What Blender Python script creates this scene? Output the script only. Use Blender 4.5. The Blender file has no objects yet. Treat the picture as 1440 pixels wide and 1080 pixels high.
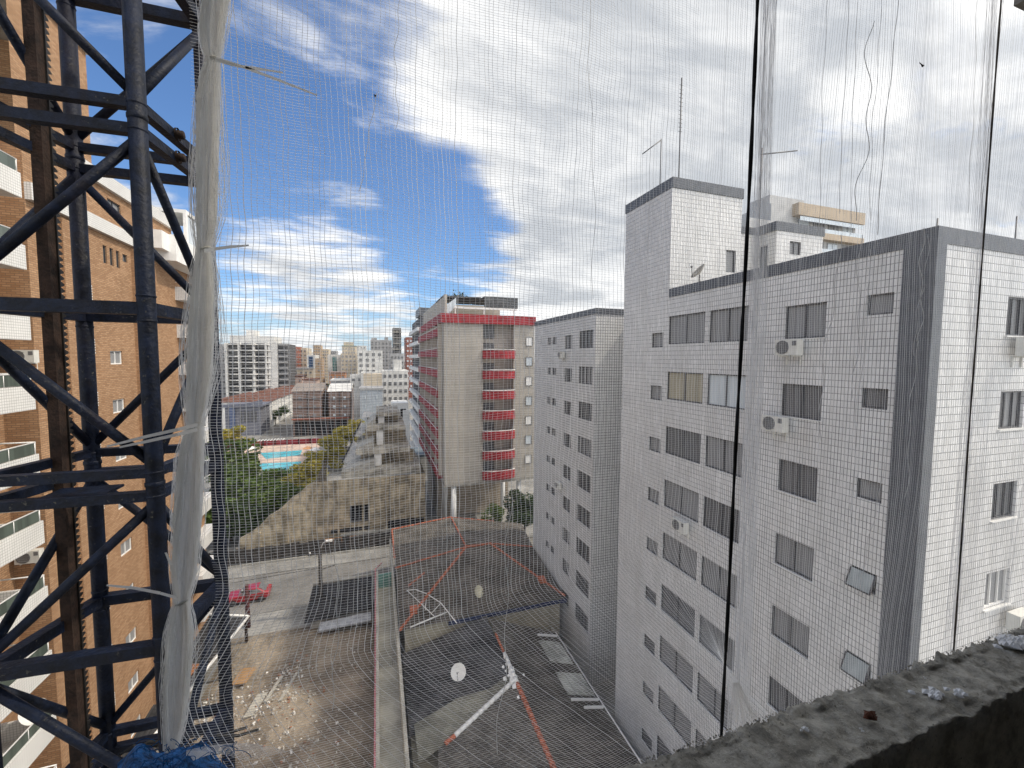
import bpy, math, random
import numpy as np
from mathutils import Vector, Matrix
random.seed(7)
R_ = math.radians
S = bpy.context.scene
COL = S.collection

# ------------------------------------------------------------------ camera
FPX = 578.25
def _basis(yaw, pitch, roll):
    cy, sy = math.cos(yaw), math.sin(yaw)
    F = Vector((sy*math.cos(pitch), cy*math.cos(pitch), math.sin(pitch)))
    r = Vector((cy, -sy, 0)); u = r.cross(F)
    c, s = math.cos(roll), math.sin(roll)
    return F, c*r + s*u, -s*r + c*u
CF, CR, CU = _basis(R_(18.266), R_(-3.538), R_(0.334))
cam = bpy.data.cameras.new('camera'); camo = bpy.data.objects.new('camera', cam); COL.objects.link(camo)
camo.matrix_world = Matrix(((CR.x, CU.x, -CF.x, 0), (CR.y, CU.y, -CF.y, 0), (CR.z, CU.z, -CF.z, 0), (0, 0, 0, 1)))
cam.sensor_width = 36; cam.lens = FPX/1440*36; cam.clip_start = 0.02; cam.clip_end = 4000
S.camera = camo
def ray(x, y): return CF + CR*((x-720)/FPX) - CU*((y-540)/FPX)
def onX(x, y, c): d = ray(x, y); return d*(c/d.x)
def onY(x, y, c): d = ray(x, y); return d*(c/d.y)
def onZ(x, y, c): d = ray(x, y); return d*(c/d.z)

# ------------------------------------------------------------------ light, sky, exposure
SUN_EL, SUN_AZ = R_(50), math.atan2(-0.25, 0.97)          # direction to the sun: to the right, slightly behind
to_sun = Vector((math.cos(SUN_EL)*math.cos(SUN_AZ), math.cos(SUN_EL)*math.sin(SUN_AZ), math.sin(SUN_EL)))
sl = bpy.data.lights.new('sun', 'SUN'); sl.energy = 2.0; sl.angle = R_(1.5); sl.color = (1.0, 0.91, 0.77)
so = bpy.data.objects.new('sun', sl); COL.objects.link(so); so.rotation_euler = to_sun.to_track_quat('Z', 'Y').to_euler()
S.view_settings.view_transform = 'Standard'; S.view_settings.look = 'None'
S.view_settings.exposure = 0.42; S.view_settings.gamma = 1.0

def N(nt, typ, ins=None, **kw):
    n = nt.nodes.new(typ)
    for k, v in kw.items(): setattr(n, k, v)
    if ins:
        for k, v in ins.items():
            if isinstance(v, bpy.types.NodeSocket): nt.links.new(v, n.inputs[k])
            else: n.inputs[k].default_value = v
    return n
def M_(nt, op, a, b=None, clamp=False):
    n = nt.nodes.new('ShaderNodeMath'); n.operation = op; n.use_clamp = clamp
    for i, v in enumerate((a, b)):
        if v is None: continue
        if isinstance(v, bpy.types.NodeSocket): nt.links.new(v, n.inputs[i])
        else: n.inputs[i].default_value = v
    return n.outputs[0]
def mixc(nt, f, a, b, bt='MIX'):
    n = nt.nodes.new('ShaderNodeMix'); n.data_type = 'RGBA'; n.blend_type = bt
    for i, v in ((0, f), (6, a), (7, b)):
        if isinstance(v, bpy.types.NodeSocket): nt.links.new(v, n.inputs[i])
        elif i == 0: n.inputs[0].default_value = v
        else: n.inputs[i].default_value = (*v, 1) if len(v) == 3 else v
    return n.outputs[2]
def ramp(nt, fac, stops):
    n = nt.nodes.new('ShaderNodeValToRGB'); nt.links.new(fac, n.inputs[0])
    e = n.color_ramp.elements
    while len(e) < len(stops): e.new(0.5)
    for q, (p, c) in zip(e, stops):
        q.position = p; q.color = (c, c, c, 1) if not hasattr(c, '__len__') else (*c, 1)
    return n.outputs[0]
def mrange(nt, v, a, b, c, d, st='SMOOTHSTEP'):
    n = nt.nodes.new('ShaderNodeMapRange'); n.interpolation_type = st
    nt.links.new(v, n.inputs[0])
    for i, x in enumerate((a, b, c, d)): n.inputs[i+1].default_value = x
    return n.outputs[0]

def build_world():
    w = bpy.data.worlds.new('World'); S.world = w; w.use_nodes = True
    nt = w.node_tree; nt.nodes.clear()
    sky = nt.nodes.new('ShaderNodeTexSky'); sky.sky_type = 'NISHITA'; sky.sun_disc = False
    sky.sun_elevation = SUN_EL; sky.sun_rotation = math.pi/2 - SUN_AZ
    sky.air_density = 1.0; sky.dust_density = 0.4; sky.ozone_density = 2.5
    tc = nt.nodes.new('ShaderNodeTexCoord'); d = tc.outputs['Generated']
    sep = N(nt, 'ShaderNodeSeparateXYZ', {0: d})
    zc = M_(nt, 'ADD', M_(nt, 'MAXIMUM', sep.outputs[2], 0.0), 0.16)
    p = N(nt, 'ShaderNodeCombineXYZ', {0: M_(nt, 'DIVIDE', sep.outputs[0], zc), 1: M_(nt, 'DIVIDE', sep.outputs[1], zc)}).outputs[0]
    n1 = N(nt, 'ShaderNodeTexNoise', {'Vector': p, 'Scale': 1.05, 'Detail': 9.0, 'Roughness': 0.56, 'Distortion': 0.25}).outputs[0]
    n2 = N(nt, 'ShaderNodeTexNoise', {'Vector': p, 'Scale': 0.9, 'Detail': 7.0, 'Roughness': 0.6, 'Distortion': 0.9}).outputs[0]
    n3 = N(nt, 'ShaderNodeTexNoise', {'Vector': N(nt, 'ShaderNodeMapping', {0: p, 2: (0, 0, 0.5), 3: (1.0, 2.6, 1.0)}).outputs[0], 'Scale': 1.9, 'Detail': 9.0, 'Roughness': 0.62, 'Distortion': 0.5}).outputs[0]
    cov = M_(nt, 'ADD', M_(nt, 'MULTIPLY', n1, 1.5), M_(nt, 'MULTIPLY', n3, 0.9)); cov = M_(nt, 'SUBTRACT', cov, 0.68)
    def blob(px, py, rad, amp):
        nonlocal cov
        v = ray(px, py).normalized()
        dt = N(nt, 'ShaderNodeVectorMath', {0: d, 1: tuple(v)}, operation='DOT_PRODUCT').outputs['Value']
        cov = M_(nt, 'ADD', cov, mrange(nt, dt, math.cos(R_(rad)), 1.0, 0.0, amp))
    # where this day's clouds stand over the town: a heavy bank ahead to the right, a clear patch to the left
    blob(1200, 100, 50, 0.38); blob(780, 40, 24, 0.20); blob(900, 330, 22, 0.16)
    blob(440, 310, 12, 0.22); blob(420, 480, 16, 0.16); blob(730, 400, 10, 0.14); blob(340, 20, 12, 0.14); blob(660, 210, 9, 0.12)
    blob(505, 170, 20, -0.33); blob(630, 330, 11, -0.26); blob(345, 190, 11, -0.18); blob(330, 400, 9, -0.14); blob(480, 415, 7, -0.10)
    blob(180, 150, 20, -0.12); blob(560, 60, 12, 0.12); blob(420, 30, 9, 0.12)
    mask = mrange(nt, cov, 0.36, 0.74, 0.0, 1.0)
    mask = M_(nt, 'MULTIPLY', mask, 0.97)
    shade = mrange(nt, M_(nt, 'ADD', M_(nt, 'MULTIPLY', n2, .6), M_(nt, 'MULTIPLY', n3, .4)), 0.38, 0.60, 0.0, 1.0)
    thick = mrange(nt, cov, 0.75, 1.2, 0.0, 0.3)
    shade = M_(nt, 'SUBTRACT', shade, thick, clamp=True)
    cc = mixc(nt, shade, (4.5, 4.7, 4.95), (8.7, 8.65, 8.5))
    # brighter clouds round the sun; unseen sky behind the viewer boosted as fill light
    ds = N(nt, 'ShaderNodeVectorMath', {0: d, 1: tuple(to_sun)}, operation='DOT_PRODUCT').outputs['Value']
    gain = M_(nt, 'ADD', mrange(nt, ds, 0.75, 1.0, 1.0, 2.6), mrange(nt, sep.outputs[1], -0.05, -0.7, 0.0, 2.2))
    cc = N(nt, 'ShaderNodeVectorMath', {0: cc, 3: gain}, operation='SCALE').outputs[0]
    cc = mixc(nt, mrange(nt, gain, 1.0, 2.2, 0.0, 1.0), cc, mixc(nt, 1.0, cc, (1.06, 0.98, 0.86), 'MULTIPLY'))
    hz = mrange(nt, sep.outputs[2], 0.0, 0.16, 0.7, 0.0)
    blue = mixc(nt, 1.0, sky.outputs[0], (0.80, 1.0, 1.22), 'MULTIPLY')
    skyc = mixc(nt, hz, blue, (3.6, 4.6, 5.8))
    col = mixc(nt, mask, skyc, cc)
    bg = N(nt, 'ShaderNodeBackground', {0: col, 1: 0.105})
    out = nt.nodes.new('ShaderNodeOutputWorld'); nt.links.new(bg.outputs[0], out.inputs[0])
build_world()

# ------------------------------------------------------------------ materials
MAT = {}
def pm(name, col, rough=0.8, var=0.12, vs=1.5, metal=0.0, bump=0.0, bs=40.0, streak=0.0, spec=0.35, dark=None, coat=0.0, speck=None):
    """plain painted / cement / metal surface with soft mottling, optional rain streaks, stains and fine bump"""
    if name in MAT: return MAT[name]
    m = bpy.data.materials.new(name); m.use_nodes = True; nt = m.node_tree
    b = nt.nodes['Principled BSDF']; b.inputs['Roughness'].default_value = rough; b.inputs['Metallic'].default_value = metal
    b.inputs['Specular IOR Level'].default_value = spec; b.inputs['Coat Weight'].default_value = coat
    geo = nt.nodes.new('ShaderNodeNewGeometry'); pos = geo.outputs['Position']
    n = N(nt, 'ShaderNodeTexNoise', {'Vector': pos, 'Scale': vs, 'Detail': 6.0, 'Roughness': 0.65}).outputs[0]
    c0 = Vector(col)
    lo = c0*(1-var*1.6); hi = c0*(1+var)
    c = mixc(nt, mrange(nt, n, 0.3, 0.7, 0, 1), tuple(lo), tuple(hi))
    if streak:
        mp = N(nt, 'ShaderNodeMapping', {0: pos, 3: (2.2, 2.2, 0.12)})
        sn = N(nt, 'ShaderNodeTexNoise', {'Vector': mp.outputs[0], 'Scale': 1.0, 'Detail': 5.0, 'Roughness': 0.7}).outputs[0]
        dk = dark or tuple(c0*0.35)
        c = mixc(nt, M_(nt, 'MULTIPLY', mrange(nt, sn, 0.5, 0.72, 0, 1), streak), c, dk)
    if speck:
        vn = N(nt, 'ShaderNodeTexNoise', {'Vector': pos, 'Scale': 45.0, 'Detail': 4.0, 'Roughness': 0.7}).outputs[0]; lg = N(nt, 'ShaderNodeTexNoise', {'Vector': pos, 'Scale': 5.0, 'Detail': 2.0}).outputs[0]
        c = mixc(nt, M_(nt, 'MULTIPLY', mrange(nt, vn, 0.62, 0.68, 0, 1), mrange(nt, lg, 0.45, 0.6, 0.15, 1)), c, speck)
    nt.links.new(c, b.inputs['Base Color'])
    if bump:
        bn = N(nt, 'ShaderNodeTexNoise', {'Vector': pos, 'Scale': bs, 'Detail': 5.0}).outputs[0]
        bb = N(nt, 'ShaderNodeBump', {'Height': bn, 'Strength': bump, 'Distance': 0.02}); nt.links.new(bb.outputs[0], b.inputs['Normal'])
    MAT[name] = m; return m
def bricks(name, c1, c2, mortar, bw, rh, ms, off=0.5, rough=0.6, streak=0.25, dark=(0.1, 0.1, 0.1), spec=0.3):
    m = bpy.data.materials.new(name); m.use_nodes = True; nt = m.node_tree; b = nt.nodes['Principled BSDF']
    uv = nt.nodes.new('ShaderNodeUVMap'); uv.uv_map = 'UVMap'
    bt = N(nt, 'ShaderNodeTexBrick', {'Vector': uv.outputs[0], 'Color1': (*c1, 1), 'Color2': (*c2, 1), 'Mortar': (*mortar, 1), 'Scale': 1.0,
        'Mortar Size': ms, 'Mortar Smooth': 0.1, 'Brick Width': bw, 'Row Height': rh}, offset=off, squash=1.0)
    geo = nt.nodes.new('ShaderNodeNewGeometry'); pos = geo.outputs['Position']
    mp = N(nt, 'ShaderNodeMapping', {0: pos, 3: (1.3, 1.3, 0.1)})
    sn = N(nt, 'ShaderNodeTexNoise', {'Vector': mp.outputs[0], 'Scale': 1.0, 'Detail': 6.0, 'Roughness': 0.7}).outputs[0]
    c = mixc(nt, M_(nt, 'MULTIPLY', mrange(nt, sn, 0.45, 0.75, 0, 1), streak), bt.outputs[0], dark)
    n = N(nt, 'ShaderNodeTexNoise', {'Vector': pos, 'Scale': 0.6, 'Detail': 4.0}).outputs[0]
    c = mixc(nt, 1.0, c, ramp(nt, n, [(0.3, 0.86), (0.7, 1.0)]), 'MULTIPLY')
    nt.links.new(c, b.inputs['Base Color']); b.inputs['Roughness'].default_value = rough; b.inputs['Specular IOR Level'].default_value = spec
    bb = N(nt, 'ShaderNodeBump', {'Height': bt.outputs[1], 'Strength': 0.5, 'Distance': 0.01}, invert=True); nt.links.new(bb.outputs[0], b.inputs['Normal'])
    MAT[name] = m; return m
def corrugated(name, col, pitch, axis, rough=0.9, amp=0.5, row=1.1):
    m = bpy.data.materials.new(name); m.use_nodes = True; nt = m.node_tree; b = nt.nodes['Principled BSDF']
    geo = nt.nodes.new('ShaderNodeNewGeometry'); sep = N(nt, 'ShaderNodeSeparateXYZ', {0: geo.outputs['Position']})
    a, o = (sep.outputs[0], sep.outputs[1]) if axis == 'X' else (sep.outputs[1], sep.outputs[0])
    s = M_(nt, 'SINE', M_(nt, 'MULTIPLY', a, 2*math.pi/pitch))
    rows = M_(nt, 'FRACT', M_(nt, 'DIVIDE', o, row))
    n = N(nt, 'ShaderNodeTexNoise', {'Vector': geo.outputs['Position'], 'Scale': 0.55, 'Detail': 8.0, 'Roughness': 0.7}).outputs[0]
    n2 = N(nt, 'ShaderNodeTexNoise', {'Vector': geo.outputs['Position'], 'Scale': 5.0, 'Detail': 5.0, 'Roughness': 0.7}).outputs[0]
    c0 = Vector(col)
    c = mixc(nt, mrange(nt, n, 0.35, 0.65, 0, 1), tuple(c0*0.6), tuple(c0*1.5))
    c = mixc(nt, mrange(nt, n2, 0.55, 0.75, 0, 0.6), c, tuple(c0*2.2))
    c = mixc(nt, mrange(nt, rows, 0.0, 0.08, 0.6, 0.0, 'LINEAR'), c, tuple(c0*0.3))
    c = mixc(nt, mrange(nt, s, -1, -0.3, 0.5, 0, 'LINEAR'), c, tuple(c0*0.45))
    nt.links.new(c, b.inputs['Base Color']); b.inputs['Roughness'].default_value = rough; b.inputs['Specular IOR Level'].default_value = 0.2
    bb = N(nt, 'ShaderNodeBump', {'Height': s, 'Strength': amp, 'Distance': 0.03}); nt.links.new(bb.outputs[0], b.inputs['Normal'])
    MAT[name] = m; return m
def leafmat(name, c1, c2):
    m = bpy.data.materials.new(name); m.use_nodes = True; nt = m.node_tree; b = nt.nodes['Principled BSDF']
    geo = nt.nodes.new('ShaderNodeNewGeometry')
    n = N(nt, 'ShaderNodeTexNoise', {'Vector': geo.outputs['Position'], 'Scale': 0.9, 'Detail': 3.0}).outputs[0]
    r = geo.outputs['Random Per Island']
    f = M_(nt, 'ADD', M_(nt, 'MULTIPLY', r, 0.6), M_(nt, 'MULTIPLY', mrange(nt, n, 0.35, 0.65, 0, 1), 0.5), clamp=True)
    c = mixc(nt, f, c1, c2); nt.links.new(c, b.inputs['Base Color'])
    b.inputs['Roughness'].default_value = 0.6; b.inputs['Specular IOR Level'].default_value = 0.3
    tr = N(nt, 'ShaderNodeBsdfTranslucent', {0: c}); mx = N(nt, 'ShaderNodeMixShader', {0: 0.3}); out = nt.nodes['Material Output']
    nt.links.new(b.outputs[0], mx.inputs[1]); nt.links.new(tr.outputs[0], mx.inputs[2]); nt.links.new(mx.outputs[0], out.inputs[0])
    MAT[name] = m; return m
def glassmat(name, col, rough=0.12, spec=0.5, var=0.5):
    """window pane seen from outside: dark room and curtains behind a glossy sheet"""
    m = bpy.data.materials.new(name); m.use_nodes = True; nt = m.node_tree; b = nt.nodes['Principled BSDF']
    geo = nt.nodes.new('ShaderNodeNewGeometry')
    mp = N(nt, 'ShaderNodeMapping', {0: geo.outputs['Position'], 3: (4.0, 4.0, 0.2)})
    n = N(nt, 'ShaderNodeTexNoise', {'Vector': mp.outputs[0], 'Scale': 1.0, 'Detail': 2.0}).outputs[0]
    c0 = Vector(col); c = mixc(nt, mrange(nt, n, 0.35, 0.65, 0, 1), tuple(c0*(1-var)), tuple(c0*(1+var)))
    nt.links.new(c, b.inputs['Base Color']); b.inputs['Roughness'].default_value = rough; b.inputs['Specular IOR Level'].default_value = spec
    MAT[name] = m; return m
def netmat(name, col, trans=0.35):
    m = bpy.data.materials.new(name); m.use_nodes = True; nt = m.node_tree; nt.nodes.remove(nt.nodes['Principled BSDF']); out = nt.nodes['Material Output']
    d = N(nt, 'ShaderNodeBsdfDiffuse', {0: (*col, 1)}); t = N(nt, 'ShaderNodeBsdfTranslucent', {0: (*col, 1)})
    mx = N(nt, 'ShaderNodeMixShader', {0: trans}); nt.links.new(d.outputs[0], mx.inputs[1]); nt.links.new(t.outputs[0], mx.inputs[2]); nt.links.new(mx.outputs[0], out.inputs[0])
    MAT[name] = m; return m

TILE = bricks('white_tile', (0.82, 0.81, 0.795), (0.70, 0.695, 0.68), (0.19, 0.19, 0.19), 0.105, 0.218, 0.010, off=0.0, rough=0.35, streak=0.36, dark=(0.46, 0.445, 0.41), spec=0.4)
TILEB = bricks('white_tile_wide_joint', (0.80, 0.79, 0.775), (0.72, 0.715, 0.70), (0.19, 0.19, 0.19), 0.21, 0.218, 0.020, off=0.0, rough=0.4, streak=0.36, dark=(0.46, 0.445, 0.41), spec=0.4)
CREAMP = bricks('cream_formwork_panel', (0.45, 0.42, 0.37), (0.42, 0.39, 0.345), (0.33, 0.31, 0.27), 1.4, 0.73, 0.035, off=0.3, rough=0.9, streak=0.5, dark=(0.27, 0.245, 0.21))
BRICK = bricks('orange_brick', (0.49, 0.30, 0.17), (0.34, 0.19, 0.10), (0.25, 0.165, 0.105), 0.30, 0.10, 0.014, rough=0.85, streak=0.22, dark=(0.26, 0.13, 0.06))
PTILE = bricks('white_panel_tile', (0.80, 0.79, 0.76), (0.76, 0.75, 0.72), (0.42, 0.41, 0.39), 0.11, 0.11, 0.008, off=0.0, rough=0.4, streak=0.2, dark=(0.45, 0.42, 0.36))
GREYT = pm('grey_tile', (0.105, 0.112, 0.125), 0.45, 0.12, 3.0, bump=0.1, bs=20, streak=0.3, dark=(0.19, 0.20, 0.21))
ALU = pm('dark_aluminium', (0.10, 0.10, 0.105), 0.45, 0.1, 4, metal=0.4)
WHITE = pm('white_paint', (0.78, 0.77, 0.74), 0.6, 0.06, 1.5, streak=0.2, dark=(0.5, 0.48, 0.43))
CREAM = pm('cream_concrete', (0.47, 0.43, 0.37), 0.85, 0.08, 0.5, streak=0.35, dark=(0.31, 0.28, 0.24))
RED = pm('red_paint', (0.31, 0.028, 0.036), 0.65, 0.25, 1.5, streak=0.45, dark=(0.15, 0.025, 0.028))
CONC = pm('raw_concrete', (0.36, 0.345, 0.31), 0.95, 0.18, 1.2, bump=0.3, bs=12, streak=0.5, dark=(0.16, 0.15, 0.13))
TANW = pm('stained_tan_plaster', (0.36, 0.305, 0.22), 0.95, 0.38, 0.8, bump=0.3, bs=6, streak=0.95, dark=(0.075, 0.066, 0.052))
DECKM = pm('weathered_deck', (0.42, 0.39, 0.33), 0.95, 0.35, 0.7, bump=0.3, bs=6, streak=0.6, dark=(0.08, 0.08, 0.06))
DARK = pm('dark_void', (0.03, 0.03, 0.032), 0.9, 0.3, 2)
STEEL = pm('navy_steel', (0.004, 0.008, 0.021), 0.55, 0.4, 14, metal=0.0, bump=0.25, bs=60, streak=0.35, dark=(0.030, 0.015, 0.010), spec=0.22, speck=(0.07, 0.068, 0.06))
RUST = pm('rusty_steel', (0.028, 0.015, 0.010), 0.85, 0.4, 18, bump=0.3, bs=80)
ROOFT = corrugated('dark_fibre_roof', (0.115, 0.103, 0.088), 0.24, 'X')
ROOFS = corrugated('dark_fibre_roof_cross', (0.112, 0.103, 0.09), 0.24, 'Y')
BLACKR = corrugated('black_corrugated', (0.035, 0.035, 0.037), 0.28, 'X')
TERRA = pm('terracotta', (0.42, 0.14, 0.08), 0.85, 0.25, 5)
REDROOF = pm('red_tile_roof', (0.15, 0.07, 0.05), 0.9, 0.3, 1.2)
ASPH = pm('asphalt', (0.20, 0.19, 0.175), 0.95, 0.2, 0.35, bump=0.2, bs=15)
PAVE = pm('pavement', (0.27, 0.26, 0.24), 0.95, 0.22, 0.4, bump=0.2, bs=8)
GLASS_D = glassmat('dark_glass', (0.14, 0.142, 0.146), 0.3, 0.3, 0.08); GLASS_G = glassmat('grey_glass', (0.25, 0.252, 0.255), 0.4, 0.25, 0.06)
GLASS_L = glassmat('pale_curtain_glass', (0.55, 0.60, 0.63), 0.15, 0.5, 0.08); GLASS_Y = glassmat('beige_curtain_glass', (0.36, 0.33, 0.25), 0.15, 0.5, 0.15)
GLASS_A = glassmat('frosted_glass', (0.33, 0.36, 0.36), 0.3, 0.4, 0.1); GLASS_GR = glassmat('green_balcony_glass', (0.08, 0.10, 0.085), 0.15, 0.5, 0.2)
ACW = pm('ac_white', (0.66, 0.65, 0.60), 0.5, 0.06, 3, streak=0.15); ACD = pm('ac_grille', (0.17, 0.17, 0.17), 0.6, 0.2, 30)

# ------------------------------------------------------------------ mesh builder
ORI = {}
def org(o):
    return ORI.get(o.name, Vector((0, 0, 0))) if o else Vector((0, 0, 0))
class MB:
    def __init__(s): s.v = []; s.f = []; s.m = []; s.k = 0; s.sm = []
    def quad(s, *p, smooth=False):
        i = len(s.v); s.v.extend([tuple(q) for q in p]); s.f.append(tuple(range(i, i+len(p)))); s.m.append(s.k); s.sm.append(smooth)
    def box(s, x0, x1, y0, y1, z0, z1):
        if x0 > x1: x0, x1 = x1, x0
        if y0 > y1: y0, y1 = y1, y0
        if z0 > z1: z0, z1 = z1, z0
        i = len(s.v)
        s.v += [(x0,y0,z0),(x1,y0,z0),(x1,y1,z0),(x0,y1,z0),(x0,y0,z1),(x1,y0,z1),(x1,y1,z1),(x0,y1,z1)]
        for q in ((0,3,2,1),(4,5,6,7),(0,1,5,4),(1,2,6,5),(2,3,7,6),(3,0,4,7)): s.f.append(tuple(i+a for a in q)); s.m.append(s.k); s.sm.append(False)
        return s
    def prism(s, poly, z0, z1):
        n = len(poly); i = len(s.v)
        s.v += [(x, y, z0) for x, y in poly] + [(x, y, z1) for x, y in poly]
        s.f.append(tuple(i+a for a in range(n-1, -1, -1))); s.f.append(tuple(i+n+a for a in range(n))); s.m += [s.k]*2; s.sm += [False]*2
        for a in range(n): b = (a+1) % n; s.f.append((i+a, i+b, i+n+b, i+n+a)); s.m.append(s.k); s.sm.append(False)
        return s
    def tube(s, pts, r, n=8, cap=True, square=False):
        pts = [Vector(p) for p in pts]; rs = r if hasattr(r, '__len__') else [r]*len(pts)
        i = len(s.v); up = None
        for a, p in enumerate(pts):
            t = (pts[min(a+1, len(pts)-1)] - pts[max(a-1, 0)]).normalized()
            if up is None:
                up = Vector((0, 0, 1)) if abs(t.z) < 0.9 else Vector((0, 1, 0))
            x = up.cross(t).normalized(); y = t.cross(x)
            if not square: up = y
            for b in range(n):
                an = 2*math.pi*(b+0.5)/n
                s.v.append(tuple(p + (x*math.cos(an) + y*math.sin(an))*rs[a]*(1.414 if square else 1)))
        for a in range(len(pts)-1):
            for b in range(n):
                c = (b+1) % n; s.f.append((i+a*n+b, i+a*n+c, i+(a+1)*n+c, i+(a+1)*n+b)); s.m.append(s.k); s.sm.append(not square)
        if cap:
            s.f.append(tuple(i+b for b in range(n-1, -1, -1))); s.f.append(tuple(i+(len(pts)-1)*n+b for b in range(n))); s.m += [s.k]*2; s.sm += [False]*2
        return s
    def bar(s, a, b, w): return s.tube([a, b], w/2, 4, square=True)
    def lathe(s, c, axis, prof, n=20):
        """prof: list of (radius, height along axis)"""
        c = Vector(c); t = Vector(axis).normalized(); up = Vector((0, 0, 1)) if abs(t.z) < 0.9 else Vector((0, 1, 0))
        x = up.cross(t).normalized(); y = t.cross(x); i = len(s.v)
        for r, h in prof:
            for b in range(n):
                an = 2*math.pi*b/n; s.v.append(tuple(c + t*h + (x*math.cos(an)+y*math.sin(an))*r))
        for a in range(len(prof)-1):
            for b in range(n):
                d = (b+1) % n; s.f.append((i+a*n+b, i+a*n+d, i+(a+1)*n+d, i+(a+1)*n+b)); s.m.append(s.k); s.sm.append(True)
        return s
    def wall(s, axis, c, u0, u1, z0, z1, holes=(), inward=1, depth=0.14):
        us = sorted({u0, u1, *[h[0] for h in holes], *[h[1] for h in holes]}); zs = sorted({z0, z1, *[h[2] for h in holes], *[h[3] for h in holes]})
        us = [u for u in us if u0 <= u <= u1]; zs = [z for z in zs if z0 <= z <= z1]
        P = (lambda u, z, d=0: (c+inward*d, u, z)) if axis == 'X' else (lambda u, z, d=0: (u, c+inward*d, z))
        for j in range(len(zs)-1):
            zm = (zs[j]+zs[j+1])/2; run = None
            for i in range(len(us)-1):
                um = (us[i]+us[i+1])/2
                solid = not any(h[0] < um < h[1] and h[2] < zm < h[3] for h in holes)
                if solid and run is None: run = us[i]
                if run is not None and (not solid or i == len(us)-2):
                    e = us[i+1] if solid else us[i]
                    s.quad(P(run, zs[j]), P(e, zs[j]), P(e, zs[j+1]), P(run, zs[j+1])); run = None
        for a, b, p, q in holes:
            s.quad(P(a, p), P(b, p), P(b, p, depth), P(a, p, depth)); s.quad(P(a, q), P(b, q), P(b, q, depth), P(a, q, depth))
            s.quad(P(a, p), P(a, q), P(a, q, depth), P(a, p, depth)); s.quad(P(b, p), P(b, q), P(b, q, depth), P(b, p, depth))
        return s
    def mesh(s, name, off=(0, 0, 0), uv=True):
        me = bpy.data.meshes.new(name); off = Vector(off)
        me.from_pydata([(a-off.x, b-off.y, c-off.z) for a, b, c in s.v], [], s.f)
        me.polygons.foreach_set('material_index', s.m); me.polygons.foreach_set('use_smooth', s.sm)
        if uv:
            L = me.uv_layers.new(name='UVMap'); me.update()
            vs = np.array(s.v); nl = len(me.loops); li = np.empty(nl, int); me.loops.foreach_get('vertex_index', li)
            npoly = len(me.polygons); nr = np.empty(npoly*3); me.polygons.foreach_get('normal', nr); nr = np.abs(nr.reshape(-1, 3))
            tot = np.empty(npoly, int); me.polygons.foreach_get('loop_total', tot)
            ax = np.repeat(nr.argmax(1), tot); co = vs[li]
            u = np.where(ax == 0, co[:, 1], co[:, 0]); v = np.where(ax == 2, co[:, 1], co[:, 2])
            L.data.foreach_set('uv', np.stack([u, v], 1).ravel())
        return me
    def build(s, name, mats, parent=None, origin=None, uv=True):
        if not isinstance(mats, (list, tuple)): mats = [mats]
        off = Vector(origin) if origin is not None else org(parent)
        me = s.mesh(name, off, uv)
        for m in mats: me.materials.append(m)
        o = bpy.data.objects.new(name, me); COL.objects.link(o); ORI[o.name] = off
        if parent: o.parent = parent; o.location = off - org(parent)
        else: o.location = off
        return o
def tag(o, label, cat, group=None):
    o['label'] = label; o['category'] = cat
    if group: o['group'] = group
    return o
def thing(name, loc, label, cat, group=None):
    o = bpy.data.objects.new(name, None); COL.objects.link(o); o.location = loc; o.empty_display_size = 0.3
    ORI[o.name] = Vector(loc); return tag(o, label, cat, group)
def struct(o, kind='structure'): o['kind'] = kind; return o
def place(name, me, parent, loc):
    o = bpy.data.objects.new(name, me); COL.objects.link(o); o.parent = parent
    ORI[o.name] = Vector(loc); o.location = Vector(loc) - org(parent); return o

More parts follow.
